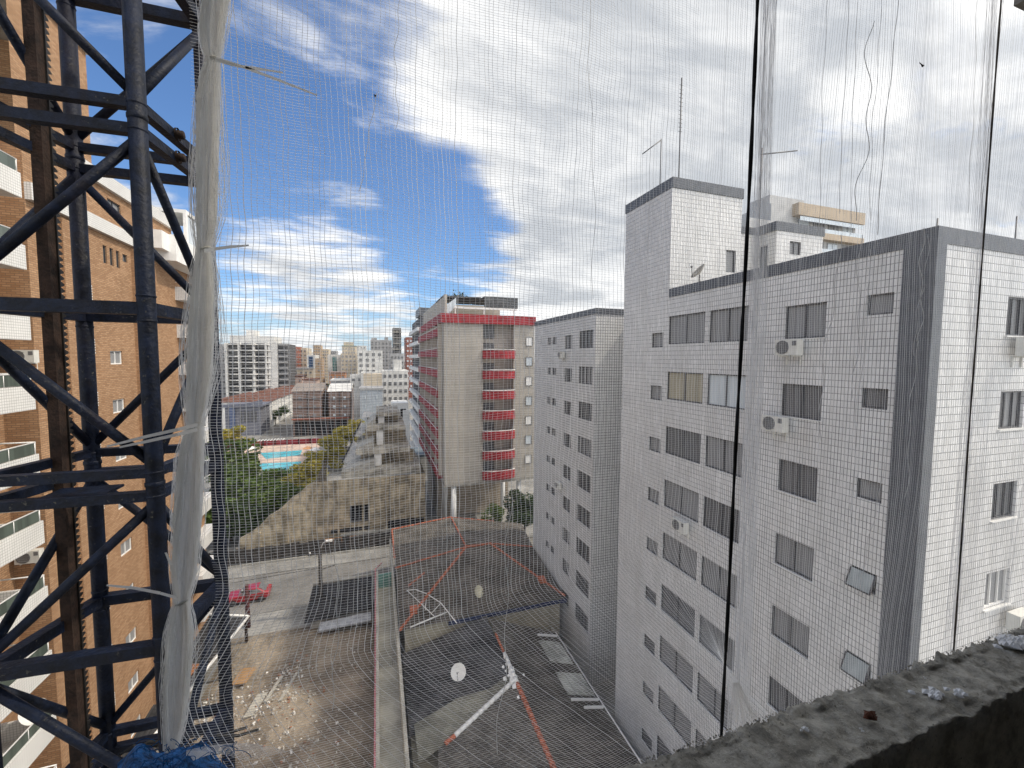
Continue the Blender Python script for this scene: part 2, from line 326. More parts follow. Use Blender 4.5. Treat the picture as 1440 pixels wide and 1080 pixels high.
WC = {}
def window(parent, axis, c, s, u0, u1, z0, z1, pane=GLASS_G, fr=ALU, mull=1, depth=0.12, name='window', fw=0.05, tilt=0.0, sub=True):
    """window frame part with its pane as sub-part; plane axis=c, outward sign s, set back by depth"""
    w, h = round(u1-u0, 3), round(z1-z0, 3); key = (axis, s, w, h, pane.name, fr.name, mull, depth, tilt, fw)
    P = (lambda u, d, z: (s*d, u, z)) if axis == 'X' else (lambda u, d, z: (u, s*d, z))
    if key not in WC:
        f = MB(); g = MB()
        def bx(m, a, b, d0, d1, p, q):
            A = P(a, d0, p); B = P(b, d1, q); m.box(A[0], B[0], A[1], B[1], A[2], B[2])
        d0, d1 = -depth, -depth+0.05
        bx(f, -w/2, w/2, d0, d1, -h/2, -h/2+fw); bx(f, -w/2, w/2, d0, d1, h/2-fw, h/2)
        bx(f, -w/2, -w/2+fw, d0, d1, -h/2+fw, h/2-fw); bx(f, w/2-fw, w/2, d0, d1, -h/2+fw, h/2-fw)
        for k in range(mull):
            u = -w/2 + w*(k+1)/(mull+1); bx(f, u-fw*0.4, u+fw*0.4, d0, d1, -h/2+fw, h/2-fw)
        if tilt:
            t = math.tan(tilt)*(h-2*fw); a = -w/2+0.02; b = w/2-0.02
            g.quad(P(a, 0.02+t, -h/2+fw), P(b, 0.02+t, -h/2+fw), P(b, 0.02, h/2-fw), P(a, 0.02, h/2-fw))
            g.quad(P(a, t, -h/2+fw), P(b, t, -h/2+fw), P(b, 0, h/2-fw), P(a, 0, h/2-fw))
            bx(f, -w/2, w/2, -depth-0.02, -depth-0.01, -h/2, h/2)
            for k in (a, b): f.bar(P(k, t+0.01, -h/2+fw), P(k, 0.01, h/2-fw), 0.04)
            f.bar(P(a, t+0.01, -h/2+fw), P(b, t+0.01, -h/2+fw), 0.04)
        else: bx(g, -w/2+fw*0.5, w/2-fw*0.5, d0-0.03, d0-0.008, -h/2+fw*0.5, h/2-fw*0.5)
        fm = f.mesh(name); fm.materials.append(fr); gm = g.mesh('pane'); gm.materials.append(pane); WC[key] = (fm, gm)
    fm, gm = WC[key]
    loc = (c, (u0+u1)/2, (z0+z1)/2) if axis == 'X' else ((u0+u1)/2, c, (z0+z1)/2)
    o = place(name, fm, parent, loc)
    if sub: place('pane', gm, o, loc)
    return o
def holes_rows(cols, rows, st): return [(a, b, p-st*k, q-st*k) for a, b, p, q in cols for k in rows]

GZ = -26.0
# ------------------------------------------------------------------ ground and roads
g = MB(); g.box(-1500, 1500, -60, 3000, GZ-0.5, GZ); struct(g.build('ground', PAVE))
g = MB(); g.box(-60, 40, 46.2, 54.5, GZ+0.004, GZ+0.03); struct(g.build('road', ASPH))
g = MB(); g.box(-60, 40, 54.5, 57.4, GZ+0.004, GZ+0.14); struct(g.build('pavement', PAVE))
g = MB(); g.box(-36, -28, 142, 520, GZ+0.004, GZ+0.03); struct(g.build('side_road', ASPH))
g = MB(); g.box(-90, -2, 136, 141.9, GZ+0.004, GZ+0.03); struct(g.build('cross_road', ASPH))
mk = MB()
for k in range(9): mk.box(-35.3+k*0.85, -34.9+k*0.85, 143, 147, GZ+0.034, GZ+0.04)
for k in range(3): mk.box(-27+k*6, -24+k*6, 138.8, 139.0, GZ+0.034, GZ+0.04)
struct(mk.build('road_marking', WHITE))

# ------------------------------------------------------------------ white tiled building (right)
ST = 2.85
def ac_unit(x, y, z, face, label, group='air conditioner units on the white building', sc=1.0):
    """face: 'X' -> front looks to -X, 'Y' -> front looks to -Y, 'E' -> front looks to +X"""
    t = thing('air_conditioner', (x, y, z), label, 'air conditioner', group)
    w, h, d = 0.86*sc, 0.56*sc, 0.32*sc
    b = MB(); b.box(-w/2, w/2, 0.02, d, -h/2, h/2); b.k = 0
    gr = MB(); gr.lathe((-w*0.14, 0.0, 0), (0, 1, 0), [(0.0, 0.008), (h*0.40, 0.008), (h*0.44, 0.0), (h*0.44, 0.02)], 20)
    for k in range(4): gr.box(-w*0.14-h*0.4, -w*0.14+h*0.4, -0.004, 0.006, -h*0.3+k*h*0.2-0.008, -h*0.3+k*h*0.2+0.008)
    gr.box(w*0.28, w*0.46, 0.012, 0.02, h*0.1, h*0.4)
    br = MB()
    for sx in (-0.3, 0.3): br.box(w*sx-0.02, w*sx+0.02, 0.05, d+0.14, -h/2-0.05, -h/2-0.004); br.box(w*sx-0.02, w*sx+0.02, d+0.10, d+0.14, -h/2-0.35, -h/2-0.05)
    for nm, m, mt in (('body', b, ACW), ('fan_grille', gr, ACD), ('bracket', br, ACW)):
        me = m.mesh(nm); me.materials.append(mt); o = bpy.data.objects.new(nm, me); COL.objects.link(o); o.parent = t
    t.rotation_euler[2] = {'Y': 0, 'X': -math.pi/2, 'E': math.pi/2}[face]
    return t

def white_building():
    X = 14.4; YC = 7.15; YT = 17.84; YF = 21.92; RZ = 3.63
    b = thing('apartment_building', (X, YC, GZ), 'white tiled apartment building with grey corner strip and taller stair tower', 'building')
    cols = [(9.94, 11.43, 0.78, 1.98), (8.045, 8.765, 1.385, 2.01), (15.34, 17.85, 0.78, 2.22), (13.0, 15.09, 0.78, 2.22), (18.2, 19.2, 0.65, 1.43)]
    rows = range(0, 9)
    hs = holes_rows(cols, rows, ST)
    rcols = [(17.95, 19.25, 0.78, 1.94)] ; rh = holes_rows(rcols, rows, ST)
    w = MB()
    w.wall('X', X, YC+0.72, YF, GZ, RZ-0.44, hs, 1)
    w.wall('X', X, YT+0.0, YF, RZ-0.44, 8.72)
    w.wall('Y', YC, X+0.003, 30, GZ, RZ-0.44, rh, 1)
    twh = [(18.02, 18.68, 4.75, 5.93)]
    w.wall('Y', YT, X+0.003, 19.0, RZ-0.4, 8.72, twh, 1)
    w.quad((19.0, YT, RZ-0.4), (19.0, YF, RZ-0.4), (19.0, YF, 8.72), (19.0, YT, 8.72))
    w.quad((X, YF, GZ), (19.0, YF, GZ), (19.0, YF, 8.72), (X, YF, 8.72))
    w.quad((30, YC, GZ), (30, YF, GZ), (30, YF, RZ), (30, YC, RZ))
    w.quad((19.0, YF, GZ), (30, YF, GZ), (30, YF, RZ), (19.0, YF, RZ))
    # water-tank house standing on the roof
    rw = [(23.0, 23.9, 6.3, 6.95)]
    w.wall('Y', YT+0.2, 21.8, 25.5, RZ-0.4, 7.4, [(22.85, 23.75, 6.15, 6.9)], 1)
    w.wall('X', 21.8, YT+0.2, YF-0.5, RZ-0.4, 7.4, [(YT+0.7, YT+1.7, 5.0, 6.7)], 1)
    w.wall('Y', YT+1.2, 19.0, 21.8, RZ-0.4, 7.35)
    w.build('wall', TILE, b)
    gq = MB()
    gq.box(X-0.03, X+0.4, YC-0.03, YC+0.72, GZ, RZ-0.44)
    gq.box(X-0.03, 30, YC-0.031, YC+0.25, RZ-0.44, RZ); gq.box(X-0.03, X+0.25, YC+0.25, YT-0.003, RZ-0.44, RZ)
    gq.box(X-0.03, 19.05, YT-0.05, YT+0.2, 8.72, 9.24); gq.box(X-0.03, X+0.2, YT+0.2, YF+0.03, 8.72, 9.24); gq.box(18.85, 19.05, YT+0.2, YF+0.03, 8.72, 9.24); gq.box(X+0.2, 18.85, YF-0.17, YF+0.03, 8.72, 9.24)
    gq.build('grey_trim', GREYT, b)
    cc = MB(); cc.box(19.3, 29.9, YF+0.01, 27.6, GZ, RZ-0.02); cc.build('connecting_core', TILE, b)
    rf = MB(); rf.box(X+0.25, 29.9, YC+0.25, YT-0.01, RZ-0.9, RZ-0.5); rf.box(X+0.2, 18.85, YT+0.2, YF-0.17, 8.6, 8.8); rf.box(19.05, 29.9, YT+0.01, YF-0.01, RZ-0.9, RZ-0.5)
    rf.build('roof', CONC, b)
    cap = MB(); cap.box(21.7, 25.6, YT+0.15, YF-0.4, 7.4, 7.9); cap.box(19.06, 21.7, YT+1.15, YF-0.4, 7.35, 7.75); cap.build('roof_house_band', GREYT, b)
    rng = random.Random(3)
    for ci, (a, bb, p, q) in enumerate(cols):
        for k in rows:
            pane = rng.choice([GLASS_G, GLASS_G, GLASS_D]); tilt = 0
            if ci == 2 and k == 1: pane = GLASS_Y
            if ci == 3 and k == 1: pane = GLASS_L
            if ci == 1 and k in (3, 4): tilt = R_(24); pane = GLASS_A
            o = window(b, 'X', X, -1, a, bb, p-ST*k, q-ST*k, pane, mull={0: 1, 1: 0, 2: 1, 3: 1, 4: 0}[ci], tilt=tilt)
    for a, bb, p, q in rcols:
        for k in rows: window(b, 'Y', YC, -1, a, bb, p-ST*k, q-ST*k, GLASS_G if k % 2 else GLASS_D, fr=WHITE if k > 2 else ALU, mull=2)
    window(b, 'Y', YT, -1, *twh[0], GLASS_G, mull=0); window(b, 'Y', YT+0.2, -1, 22.85, 23.75, 6.15, 6.9, GLASS_G, mull=1)
    window(b, 'X', 21.8, -1, YT+0.7, YT+1.7, 5.0, 6.7, GLASS_D, mull=0)
    for k in range(9):
        MB().box(X-0.035, X+0.10, 9.9, 11.47, 0.75-ST*k, 0.778-ST*k).build('window_sill', WHITE, b); MB().box(17.9, 19.3, YC-0.06, YC+0.1, 0.73-ST*k, 0.778-ST*k).build('window_sill', WHITE, b)
    # air conditioners
    ac_unit(X-0.46, 11.0, 0.46, 'X', 'white air conditioner under the topmost wide window of the tiled left face')
    ac_unit(X-0.46, 11.4, -2.36, 'X', 'white air conditioner under the second wide window from the top on the tiled face')
    ac_unit(X-0.46, 16.2, -8.15, 'X', 'white air conditioner below the long curtained window beside the black rope')
    ac_unit(18.6, YC-0.46, 0.45, 'Y', 'white air conditioner at the right edge under the topmost window of the sunny face')
    ac_unit(19.3, YC-0.46, -8.2, 'Y', 'white air conditioner low on the sunny tiled face just above the concrete sill')
    # aerials and dish
    t = thing('antenna_mast', (15.9, 19.2, 8.8), 'tall thin lattice antenna mast on the stair tower roof', 'antenna')
    m = MB(); m.tube([(15.9, 19.2, 8.8), (15.9, 19.2, 15.2)], 0.035, 6); m.build('pole', ALU, t)
    m = MB()
    for k in range(12): m.tube([(15.78, 19.2, 12.4+k*0.22), (16.02, 19.2, 12.4+k*0.22)], 0.012, 4)
    for dx in (-0.5, 0.5): m.tube([(15.9+dx, 19.2, 8.8), (15.9, 19.2, 9.9)], 0.02, 4)
    m.build('rung', ALU, t)
    t = thing('yagi_antenna', (15.3, 20.0, 8.8), 'small angled television antenna on stair tower roof left of the tall mast', 'antenna')
    m = MB(); m.tube([(15.3, 20.0, 8.8), (15.3, 20.0, 12.3)], 0.03, 6); m.build('pole', ALU, t)
    m = MB(); m.tube([(15.3, 20.0, 12.25), (14.1, 20.0, 11.3)], 0.03, 6); m.build('boom', ALU, t)
    t = thing('yagi_antenna', (19.9, 17.0, 3.0), 'thin horizontal television antenna on a pole behind the white fold of net', 'antenna')
    m = MB(); m.tube([(22.7, 20.0, 7.9), (22.7, 20.0, 13.0)], 0.035, 6); m.build('pole', ALU, t)
    m = MB(); m.tube([(22.6, 20.0, 12.6), (25.6, 20.0, 13.3)], 0.04, 6); m.build('boom', ALU, t)
    for px_, Y_, zt, lab in ((1317, 10.0, 7.2, 'thin roof pole just left of the brown rope on the near roof corner'), (1428, 12.0, 6.5, 'short roof pole at the right edge of the picture')):
        p = onY(px_, 330, Y_); t = MB(); t.tube([(p.x, Y_, RZ-0.5), (p.x, Y_, p.z+ (0.9 if px_ > 1400 else 0.6))], 0.03, 6); t.tube([(p.x, Y_, RZ-0.5), (p.x, Y_, RZ+0.4)], 0.05, 6)
        tag(t.build('roof_pole', ALU, origin=(p.x, Y_, RZ-0.5)), lab, 'pole', 'poles on the white building roof')
    dish((15.15, 16.6, RZ+0.1), Vector((-0.75, 0.25, 0.65)), 0.42, 'grey satellite dish seen edge-on at the foot of the stair tower', CONC)

def dish(base, aim, r, label, mat):
    t = thing('satellite_dish', base, label, 'satellite dish', 'satellite dishes on roofs')
    b = Vector(base); c = b + Vector((0, 0, 0.55)); a = aim.normalized()
    m = MB(); m.tube([b, c], 0.03, 8); m.build('post', ALU, t)
    m = MB(); pr = [(r*k/7, 0.32*r*(k/7)**2) for k in range(8)]; m.lathe(c, a, pr + [(q, h-0.025) for q, h in reversed(pr)], 28); m.build('reflector', mat, t)
    m = MB(); up = Vector((0, 0, 1)); side = a.cross(up).normalized(); dn = side.cross(a)
    m.tube([c - dn*r*0.95 + a*0.3*r, c + a*r*1.1 - dn*0.1*r], 0.015, 6); m.tube([c + a*r*1.05 - dn*0.12*r, c + a*r*1.25 - dn*0.06*r], 0.05, 8); m.build('feed_arm', ALU, t)
    return t

def block_b():
    X = 15.75; Y0 = 27.67; Y1 = 40.2; RZ = 3.84
    b = thing('apartment_building', (X, Y0, GZ), 'narrower white tiled apartment block with small paired windows behind the stair tower', 'building')
    cols = [(28.03, 30.28, 0.86, 2.25), (31.55, 32.93, 0.86, 2.03), (34.75, 35.6, 1.36, 2.02), (36.0, 36.75, 1.36, 2.02)]
    rows = range(0, 9); hs = holes_rows(cols, rows, ST)
    w = MB(); w.wall('X', X, Y0, Y1, GZ, RZ-0.46, hs, 1); w.wall('Y', Y0, X, 30, GZ, RZ-0.46); w.quad((X, Y1, GZ), (30, Y1, GZ), (30, Y1, RZ-0.46), (X, Y1, RZ-0.46)); w.quad((30, Y0, GZ), (30, Y1, GZ), (30, Y1, RZ), (30, Y0, RZ))
    w.build('wall', TILEB, b)
    gq = MB(); gq.box(X-0.04, 30, Y0-0.04, Y0+0.2, RZ-0.46, RZ); gq.box(X-0.04, X+0.2, Y0+0.2, Y1+0.03, RZ-0.46, RZ); gq.box(X+0.2, 30, Y1-0.2, Y1+0.03, RZ-0.46, RZ); gq.build('grey_trim', GREYT, b)
    rf = MB(); rf.box(X+0.2, 29.9, Y0+0.2, Y1-0.2, RZ-0.9, RZ-0.5); rf.build('roof', CONC, b)
    rng = random.Random(5)
    for ci, (a, bb, p, q) in enumerate(cols):
        for k in rows: window(b, 'X', X, -1, a, bb, p-ST*k, q-ST*k, rng.choice([GLASS_D, GLASS_G, GLASS_D]), mull=[3, 1, 0, 0][ci])
    ac_unit(X-0.46, 33.1, 0.35, 'X', 'small air conditioner under the topmost narrow window of the farther white block')
    ac_unit(X-0.46, 33.4, -11.4, 'X', 'air conditioner halfway down the farther white block beside its paired small windows')
white_building(); block_b()

# ------------------------------------------------------------------ beige tower far behind the right building
def beige_tower():
    Y = 75; TB = pm('tan_tower_paint', (0.44, 0.36, 0.27), 0.7, 0.08, 0.4); WB = pm('pale_tower_paint', (0.46, 0.46, 0.455), 0.7, 0.08, 0.4)
    b = thing('apartment_tower', (98, Y, GZ), 'beige banded apartment tower with glass balconies far behind the white building', 'building')
    m = MB(); m.box(84, 98.4, Y+1.6, Y+22, GZ, 33.5); m.box(90.5, 98.4, Y+1.6, Y+14, 33.5, 37.6); m.box(98.4, 120, Y+1.6, Y+22, GZ, 37.6); m.build('wall', WB, b)
    m = MB(); m.box(91.5, 103, Y+3, Y+9, 37.6, 40.2); m.build('water_tank', WB, b)
    bands = [38.9-2.2, 31.6, 26.4, 21.0]
    for k, z in enumerate((35.2, 30.2, 25.4, 20.5)):
        q = MB(); q.box(97.4, 121, Y, Y+1.7, z, z+(2.9 if k == 0 else 1.5))
        o = q.build('balcony', TB, b)
        r = MB(); r.box(98.2, 120.5, Y+0.1, Y+0.16, z-1.2, z-0.2) if k == 0 else r.box(98.2, 120.5, Y+0.1, Y+0.16, z+1.5, z+2.5)
        r.build('railing', GLASS_L, o)
    for k, z in enumerate((31.9, 26.9, 22.0)):
        for j in range(4): window(b, 'Y', Y+1.58, -1, 99.5+j*5.2, 103.2+j*5.2, z, z+3.0, GLASS_G if (j+k) % 3 else GLASS_L, depth=-0.06, mull=1)
beige_tower()

# ------------------------------------------------------------------ red and tan building
def red_building():
    Y = 56.0; s = Y/58; X0 = 8.75; X1 = 21.9; ZB = -16.6; ZT = 4.8; st = 2.93
    b = thing('apartment_building', (X0, Y, GZ), 'tan concrete apartment building with red balconies and red roof band', 'building')
    bx0, bx1 = 14.2, 18.7
    w = MB(); hs = [(bx0, bx1, ZB-0.8, ZT)]
    w.wall('Y', Y, X0, X1, ZB-0.8, ZT, hs, 1, depth=1.3)
    w.quad((bx0, Y+1.3, ZB-0.8), (bx1, Y+1.3, ZB-0.8), (bx1, Y+1.3, ZT), (bx0, Y+1.3, ZT))
    w.box(X0, X1, Y+1.4, Y+28, ZB-0.8, ZT)
    w.quad((X0, Y, ZB-0.8), (X0, Y+1.4, ZB-0.8), (X0, Y+1.4, ZT), (X0, Y, ZT)); w.quad((X1, Y, ZB-0.8), (X1, Y+1.4, ZB-0.8), (X1, Y+1.4, ZT), (X1, Y, ZT))
    w.box(X0, X1, Y+0.0, Y+1.3, ZB-1.0, ZB-0.82)
    w.build('wall', CREAMP, b)
    q = MB(); q.box(X0-0.5, X1+0.05, Y-0.35, Y-0.02, ZT, ZT+1.22); q.box(X0-0.5, X0-0.02, Y-0.02, Y+28, ZT, ZT+1.22); q.box(X0-0.02, X1, Y-0.02, Y+28, ZT+0.05, ZT+0.25); q.build('roof_band', RED, b)
    for k in range(8):
        z = ZB - 0.55 + st*k*0.975
        if k == 7: break
        n = MB(); pts = []
        for i in range(13):
            t = i/12; x = bx0-0.15 + (bx1-bx0+0.3)*t; pts.append((x, Y-0.35-0.75*math.sin(math.pi*t)**0.6))
        poly = pts + [(bx1+0.0, Y-0.01), (bx0, Y-0.01)]
        n.prism(poly, z, z+1.12); o = n.build('balcony', RED, b)
        r = MB(); r.tube([(p[0], p[1]+0.05, z+1.26) for p in pts], 0.06, 5)
        for p in pts[1:-1:3]: r.tube([(p[0], p[1]+0.05, z+1.1), (p[0], p[1]+0.05, z+1.26)], 0.03, 4)
        r.build('railing', WHITE, o)
        window(b, 'Y', Y+1.28, -1, bx0+0.15, bx0+1.95, z+0.05, z+2.2, GLASS_D, depth=-0.06, mull=0, name='balcony_door')
    window(b, 'Y', Y+1.28, -1, bx0+0.15, bx0+1.95, ZB-0.55+st*7*0.975, ZT-0.1, GLASS_D, depth=-0.06, mull=0, name='balcony_door')
    # long red balconies on the street side
    for k in range(8):
        z = ZB - 0.45 + 2.87*k
        if z+1 > ZT: continue
        m = MB(); m.box(X0-0.75, X0-0.02, Y+1.7, Y+28, z, z+1.05); o = m.build('balcony', RED, b)
        r = MB(); r.tube([(X0-0.7, Y+1.8, z+1.2), (X0-0.7, Y+27.8, z+1.2)], 0.05, 5); r.build('railing', WHITE, o)
    dv = MB()
    for j in range(7): dv.box(X0-0.6, X0-0.03, Y+1.6+j*4.3, Y+1.8+j*4.3, ZB, ZT)
    dv.build('balcony_divider', CREAM, b)
    for k in range(8):
        for j in range(6):
            z = ZB - 0.45 + 2.87*k + 1.1
            if z+1.3 < ZT: window(b, 'X', X0, -1, Y+2.3+j*4.3, Y+5.2+j*4.3, z-0.6, z+1.35, GLASS_D if (j*k) % 3 else GLASS_G, depth=-0.05, mull=1, fr=WHITE)
    for k in range(7):
        z = ZB+1.2+2.87*k; window(b, 'Y', Y, -1, X1-1.35, X1-0.35, z, z+1.3, GLASS_L if k % 2 else WHITE, depth=-0.05, mull=0)
    # roof-top structure
    RP = pm('rooftop_grey', (0.10, 0.105, 0.11), 0.8, 0.25, 1)
    m = MB(); m.box(X0+1.0, X1-2.2, Y+1.6, Y+27, 5.3, 5.8); m.box(X0+0.25, X0+0.6, Y+1.0, Y+27.5, 5.1, 8.75); m.box(X0+0.6, X1-2.3, Y+10, Y+20, 5.8, 8.6); m.build('penthouse_wall', CREAM, b)
    m = MB(); m.box(14.6, X1-2.3, Y+0.9, Y+1.1, 7.2, 8.75); m.box(14.6, X1-2.3, Y+1.1, Y+9, 8.55, 8.75); m.box(X0+0.2, 14.4, Y+2.0, Y+9, 8.55, 8.74); m.build('penthouse_roof', RP, b)
    m = MB()
    for x in (10.4, 14.5, 18.9): m.box(x, x+0.14, Y+0.9, Y+1.04, 5.3, 7.3)
    m.box(10.3, X1-2.4, Y+0.85, Y+1.0, 6.9, 7.15); m.build('pergola_frame', WHITE, b)
    m = MB(); m.quad((X0+0.62, Y+1.2, 7.0), (X0+1.9, Y+1.2, 7.9), (X0+1.9, Y+4, 7.9), (X0+0.62, Y+4, 7.0)); m.quad((X0+0.62, Y+1.2, 5.9), (X0+1.9, Y+1.2, 7.2), (X0+1.9, Y+1.2, 8.4), (X0+0.62, Y+1.2, 7.4)); m.build('skylight', GLASS_L, b)
    m = MB(); m.box(X0, X1, Y+0.02, Y+28, ZB-1.25, ZB-0.82)
    m.build('underside_slab', CONC, b)
    for (x, y) in ((10.15, Y+0.6), (19.9, Y+0.9), (10.15, Y+9), (19.9, Y+9), (10.15, Y+18), (19.9, Y+18)):
        m = MB(); m.tube([(x, y, GZ), (x, y, ZB-1.25)], 0.36, 14); m.build('pillar', WHITE, b)
    m = MB(); m.box(X0+0.4, X1-0.5, Y+10.5, Y+24, GZ, ZB-1.26); m.build('ground_floor_wall', pm('pilotis_tan', (0.33, 0.28, 0.22), 0.9, 0.15, 0.7), b)
    tw = thing('roof_shrub', (14.6, Y+4, 8.75), 'tiny dark shrub growing on the roof edge of the red banded building', 'plant')
    m = MB(); rng = random.Random(2)
    for _ in range(160):
        c = Vector((11.5+rng.gauss(0, 0.7), Y+4+rng.gauss(0, 0.5), 8.8+abs(rng.gauss(0, 0.35)))); a = Vector((rng.uniform(-1, 1), rng.uniform(-1, 1), rng.uniform(-1, 1)))*0.14; d = Vector((rng.uniform(-1, 1), rng.uniform(-1, 1), rng.uniform(-1, 1)))*0.14
        m.quad(c-a, c-d, c+a, c+d)
    m.build('foliage', leafmat('roof_shrub_leaf', (0.02, 0.03, 0.015), (0.06, 0.08, 0.04)), tw)
    # its neighbour beyond, seen in a sliver
    b2 = thing('apartment_building', (9.6, 90, GZ), 'dark sliver of a balconied building just left of the red banded building', 'building')
    m = MB(); m.box(9.6, 22, 92, 118, GZ, 9.3); m.build('wall', pm('slate_paint', (0.13, 0.13, 0.14), 0.8, 0.3, 0.5), b2)
    for k in range(11):
        m = MB(); m.box(8.6, 9.58, 92.5, 117, -24+3.0*k, -23.2+3.0*k); m.build('balcony', WHITE, b2)
        for j in range(5): window(b2, 'X', 9.6, -1, 93.5+j*4.8, 96.5+j*4.8, -23+3.0*k, -21.5+3.0*k, GLASS_D, depth=-0.05, mull=0, sub=False)
    m = MB(); m.box(9.0, 14, 92, 100, 9.3, 11.0); m.build('parapet', GREYT, b2)
red_building()

# ------------------------------------------------------------------ trees
def leaf_cloud(m, rng, c, r, n, size, flat=0.75):
    for _ in range(n):
        d = Vector((rng.gauss(0, 1), rng.gauss(0, 1), rng.gauss(0, 1))).normalized()*r*rng.uniform(0.55, 1.0)**0.6
        p = Vector(c) + Vector((d.x, d.y, d.z*flat))
        a = Vector((rng.uniform(-1, 1), rng.uniform(-1, 1), rng.uniform(-0.6, 0.6))).normalized(); q = a.cross(Vector((rng.uniform(-1, 1), rng.uniform(-1, 1), rng.uniform(-1, 1)))).normalized()
        s = size*rng.uniform(0.6, 1.3)
        m.quad(p-a*s, p-q*s*0.5, p+a*s, p+q*s*0.5)
LEAF = {'green': leafmat('leaf_green', (0.03, 0.06, 0.016), (0.15, 0.21, 0.05)), 'olive': leafmat('leaf_olive', (0.15, 0.15, 0.03), (0.52, 0.43, 0.075)), 'dark': leafmat('leaf_dark', (0.02, 0.04, 0.016), (0.08, 0.12, 0.045))}
BARK = pm('bark', (0.09, 0.07, 0.05), 0.95, 0.3, 5, bump=0.5, bs=20)
CROWN = {}
def crown_mesh(kind, var, n, size):
    k = (kind, var, n, size)
    if k not in CROWN:
        rng = random.Random(var*31+len(kind)); m = MB()
        for j in range(16):
            an = rng.uniform(0, 6.28); rr = rng.uniform(0.1, 0.72); c = (math.cos(an)*rr, math.sin(an)*rr, rng.uniform(-0.75, 0.6)*(1-rr*0.5))
            leaf_cloud(m, rng, c, rng.uniform(0.24, 0.46), n//16, size)
        me = m.mesh('crown', uv=False); me.materials.append(LEAF[kind]); CROWN[k] = me
    return CROWN[k]
def tree(x, y, h, r, label, kind='green', var=0, n=2600, size=0.075, group=None, hz=None, base=GZ):
    t = thing('tree', (x, y, base), label, 'tree', group)
    hz = hz or h*0.36; zc = base + h - hz
    m = MB(); rng = random.Random(var*7+int(x*10)); top = Vector((x+rng.uniform(-0.4, 0.4), y, zc+hz*0.3))
    m.tube([(x, y, base), (x+rng.uniform(-.2, .2), y, base+(zc-base)*0.5), top], [h*0.026, h*0.018, h*0.006], 8)
    for j in range(6):
        an = j*1.05+rng.uniform(0, .5); s0 = Vector((x, y, base+(zc-base)*rng.uniform(0.5, 0.9))); e = Vector((x+math.cos(an)*r*0.7, y+math.sin(an)*r*0.7, zc+rng.uniform(-.2, .4)*hz))
        m.tube([s0, s0.lerp(e, 0.5)+Vector((0, 0, 0.2)), e], [h*0.011, h*0.007, h*0.003], 5)
    m.build('trunk', BARK, t)
    o = place('crown', crown_mesh(kind, var % 4, n, size), t, (x, y, zc)); o.scale = (r, r, hz*1.05); o.rotation_euler[2] = rng.uniform(0, 6.28)
    return t

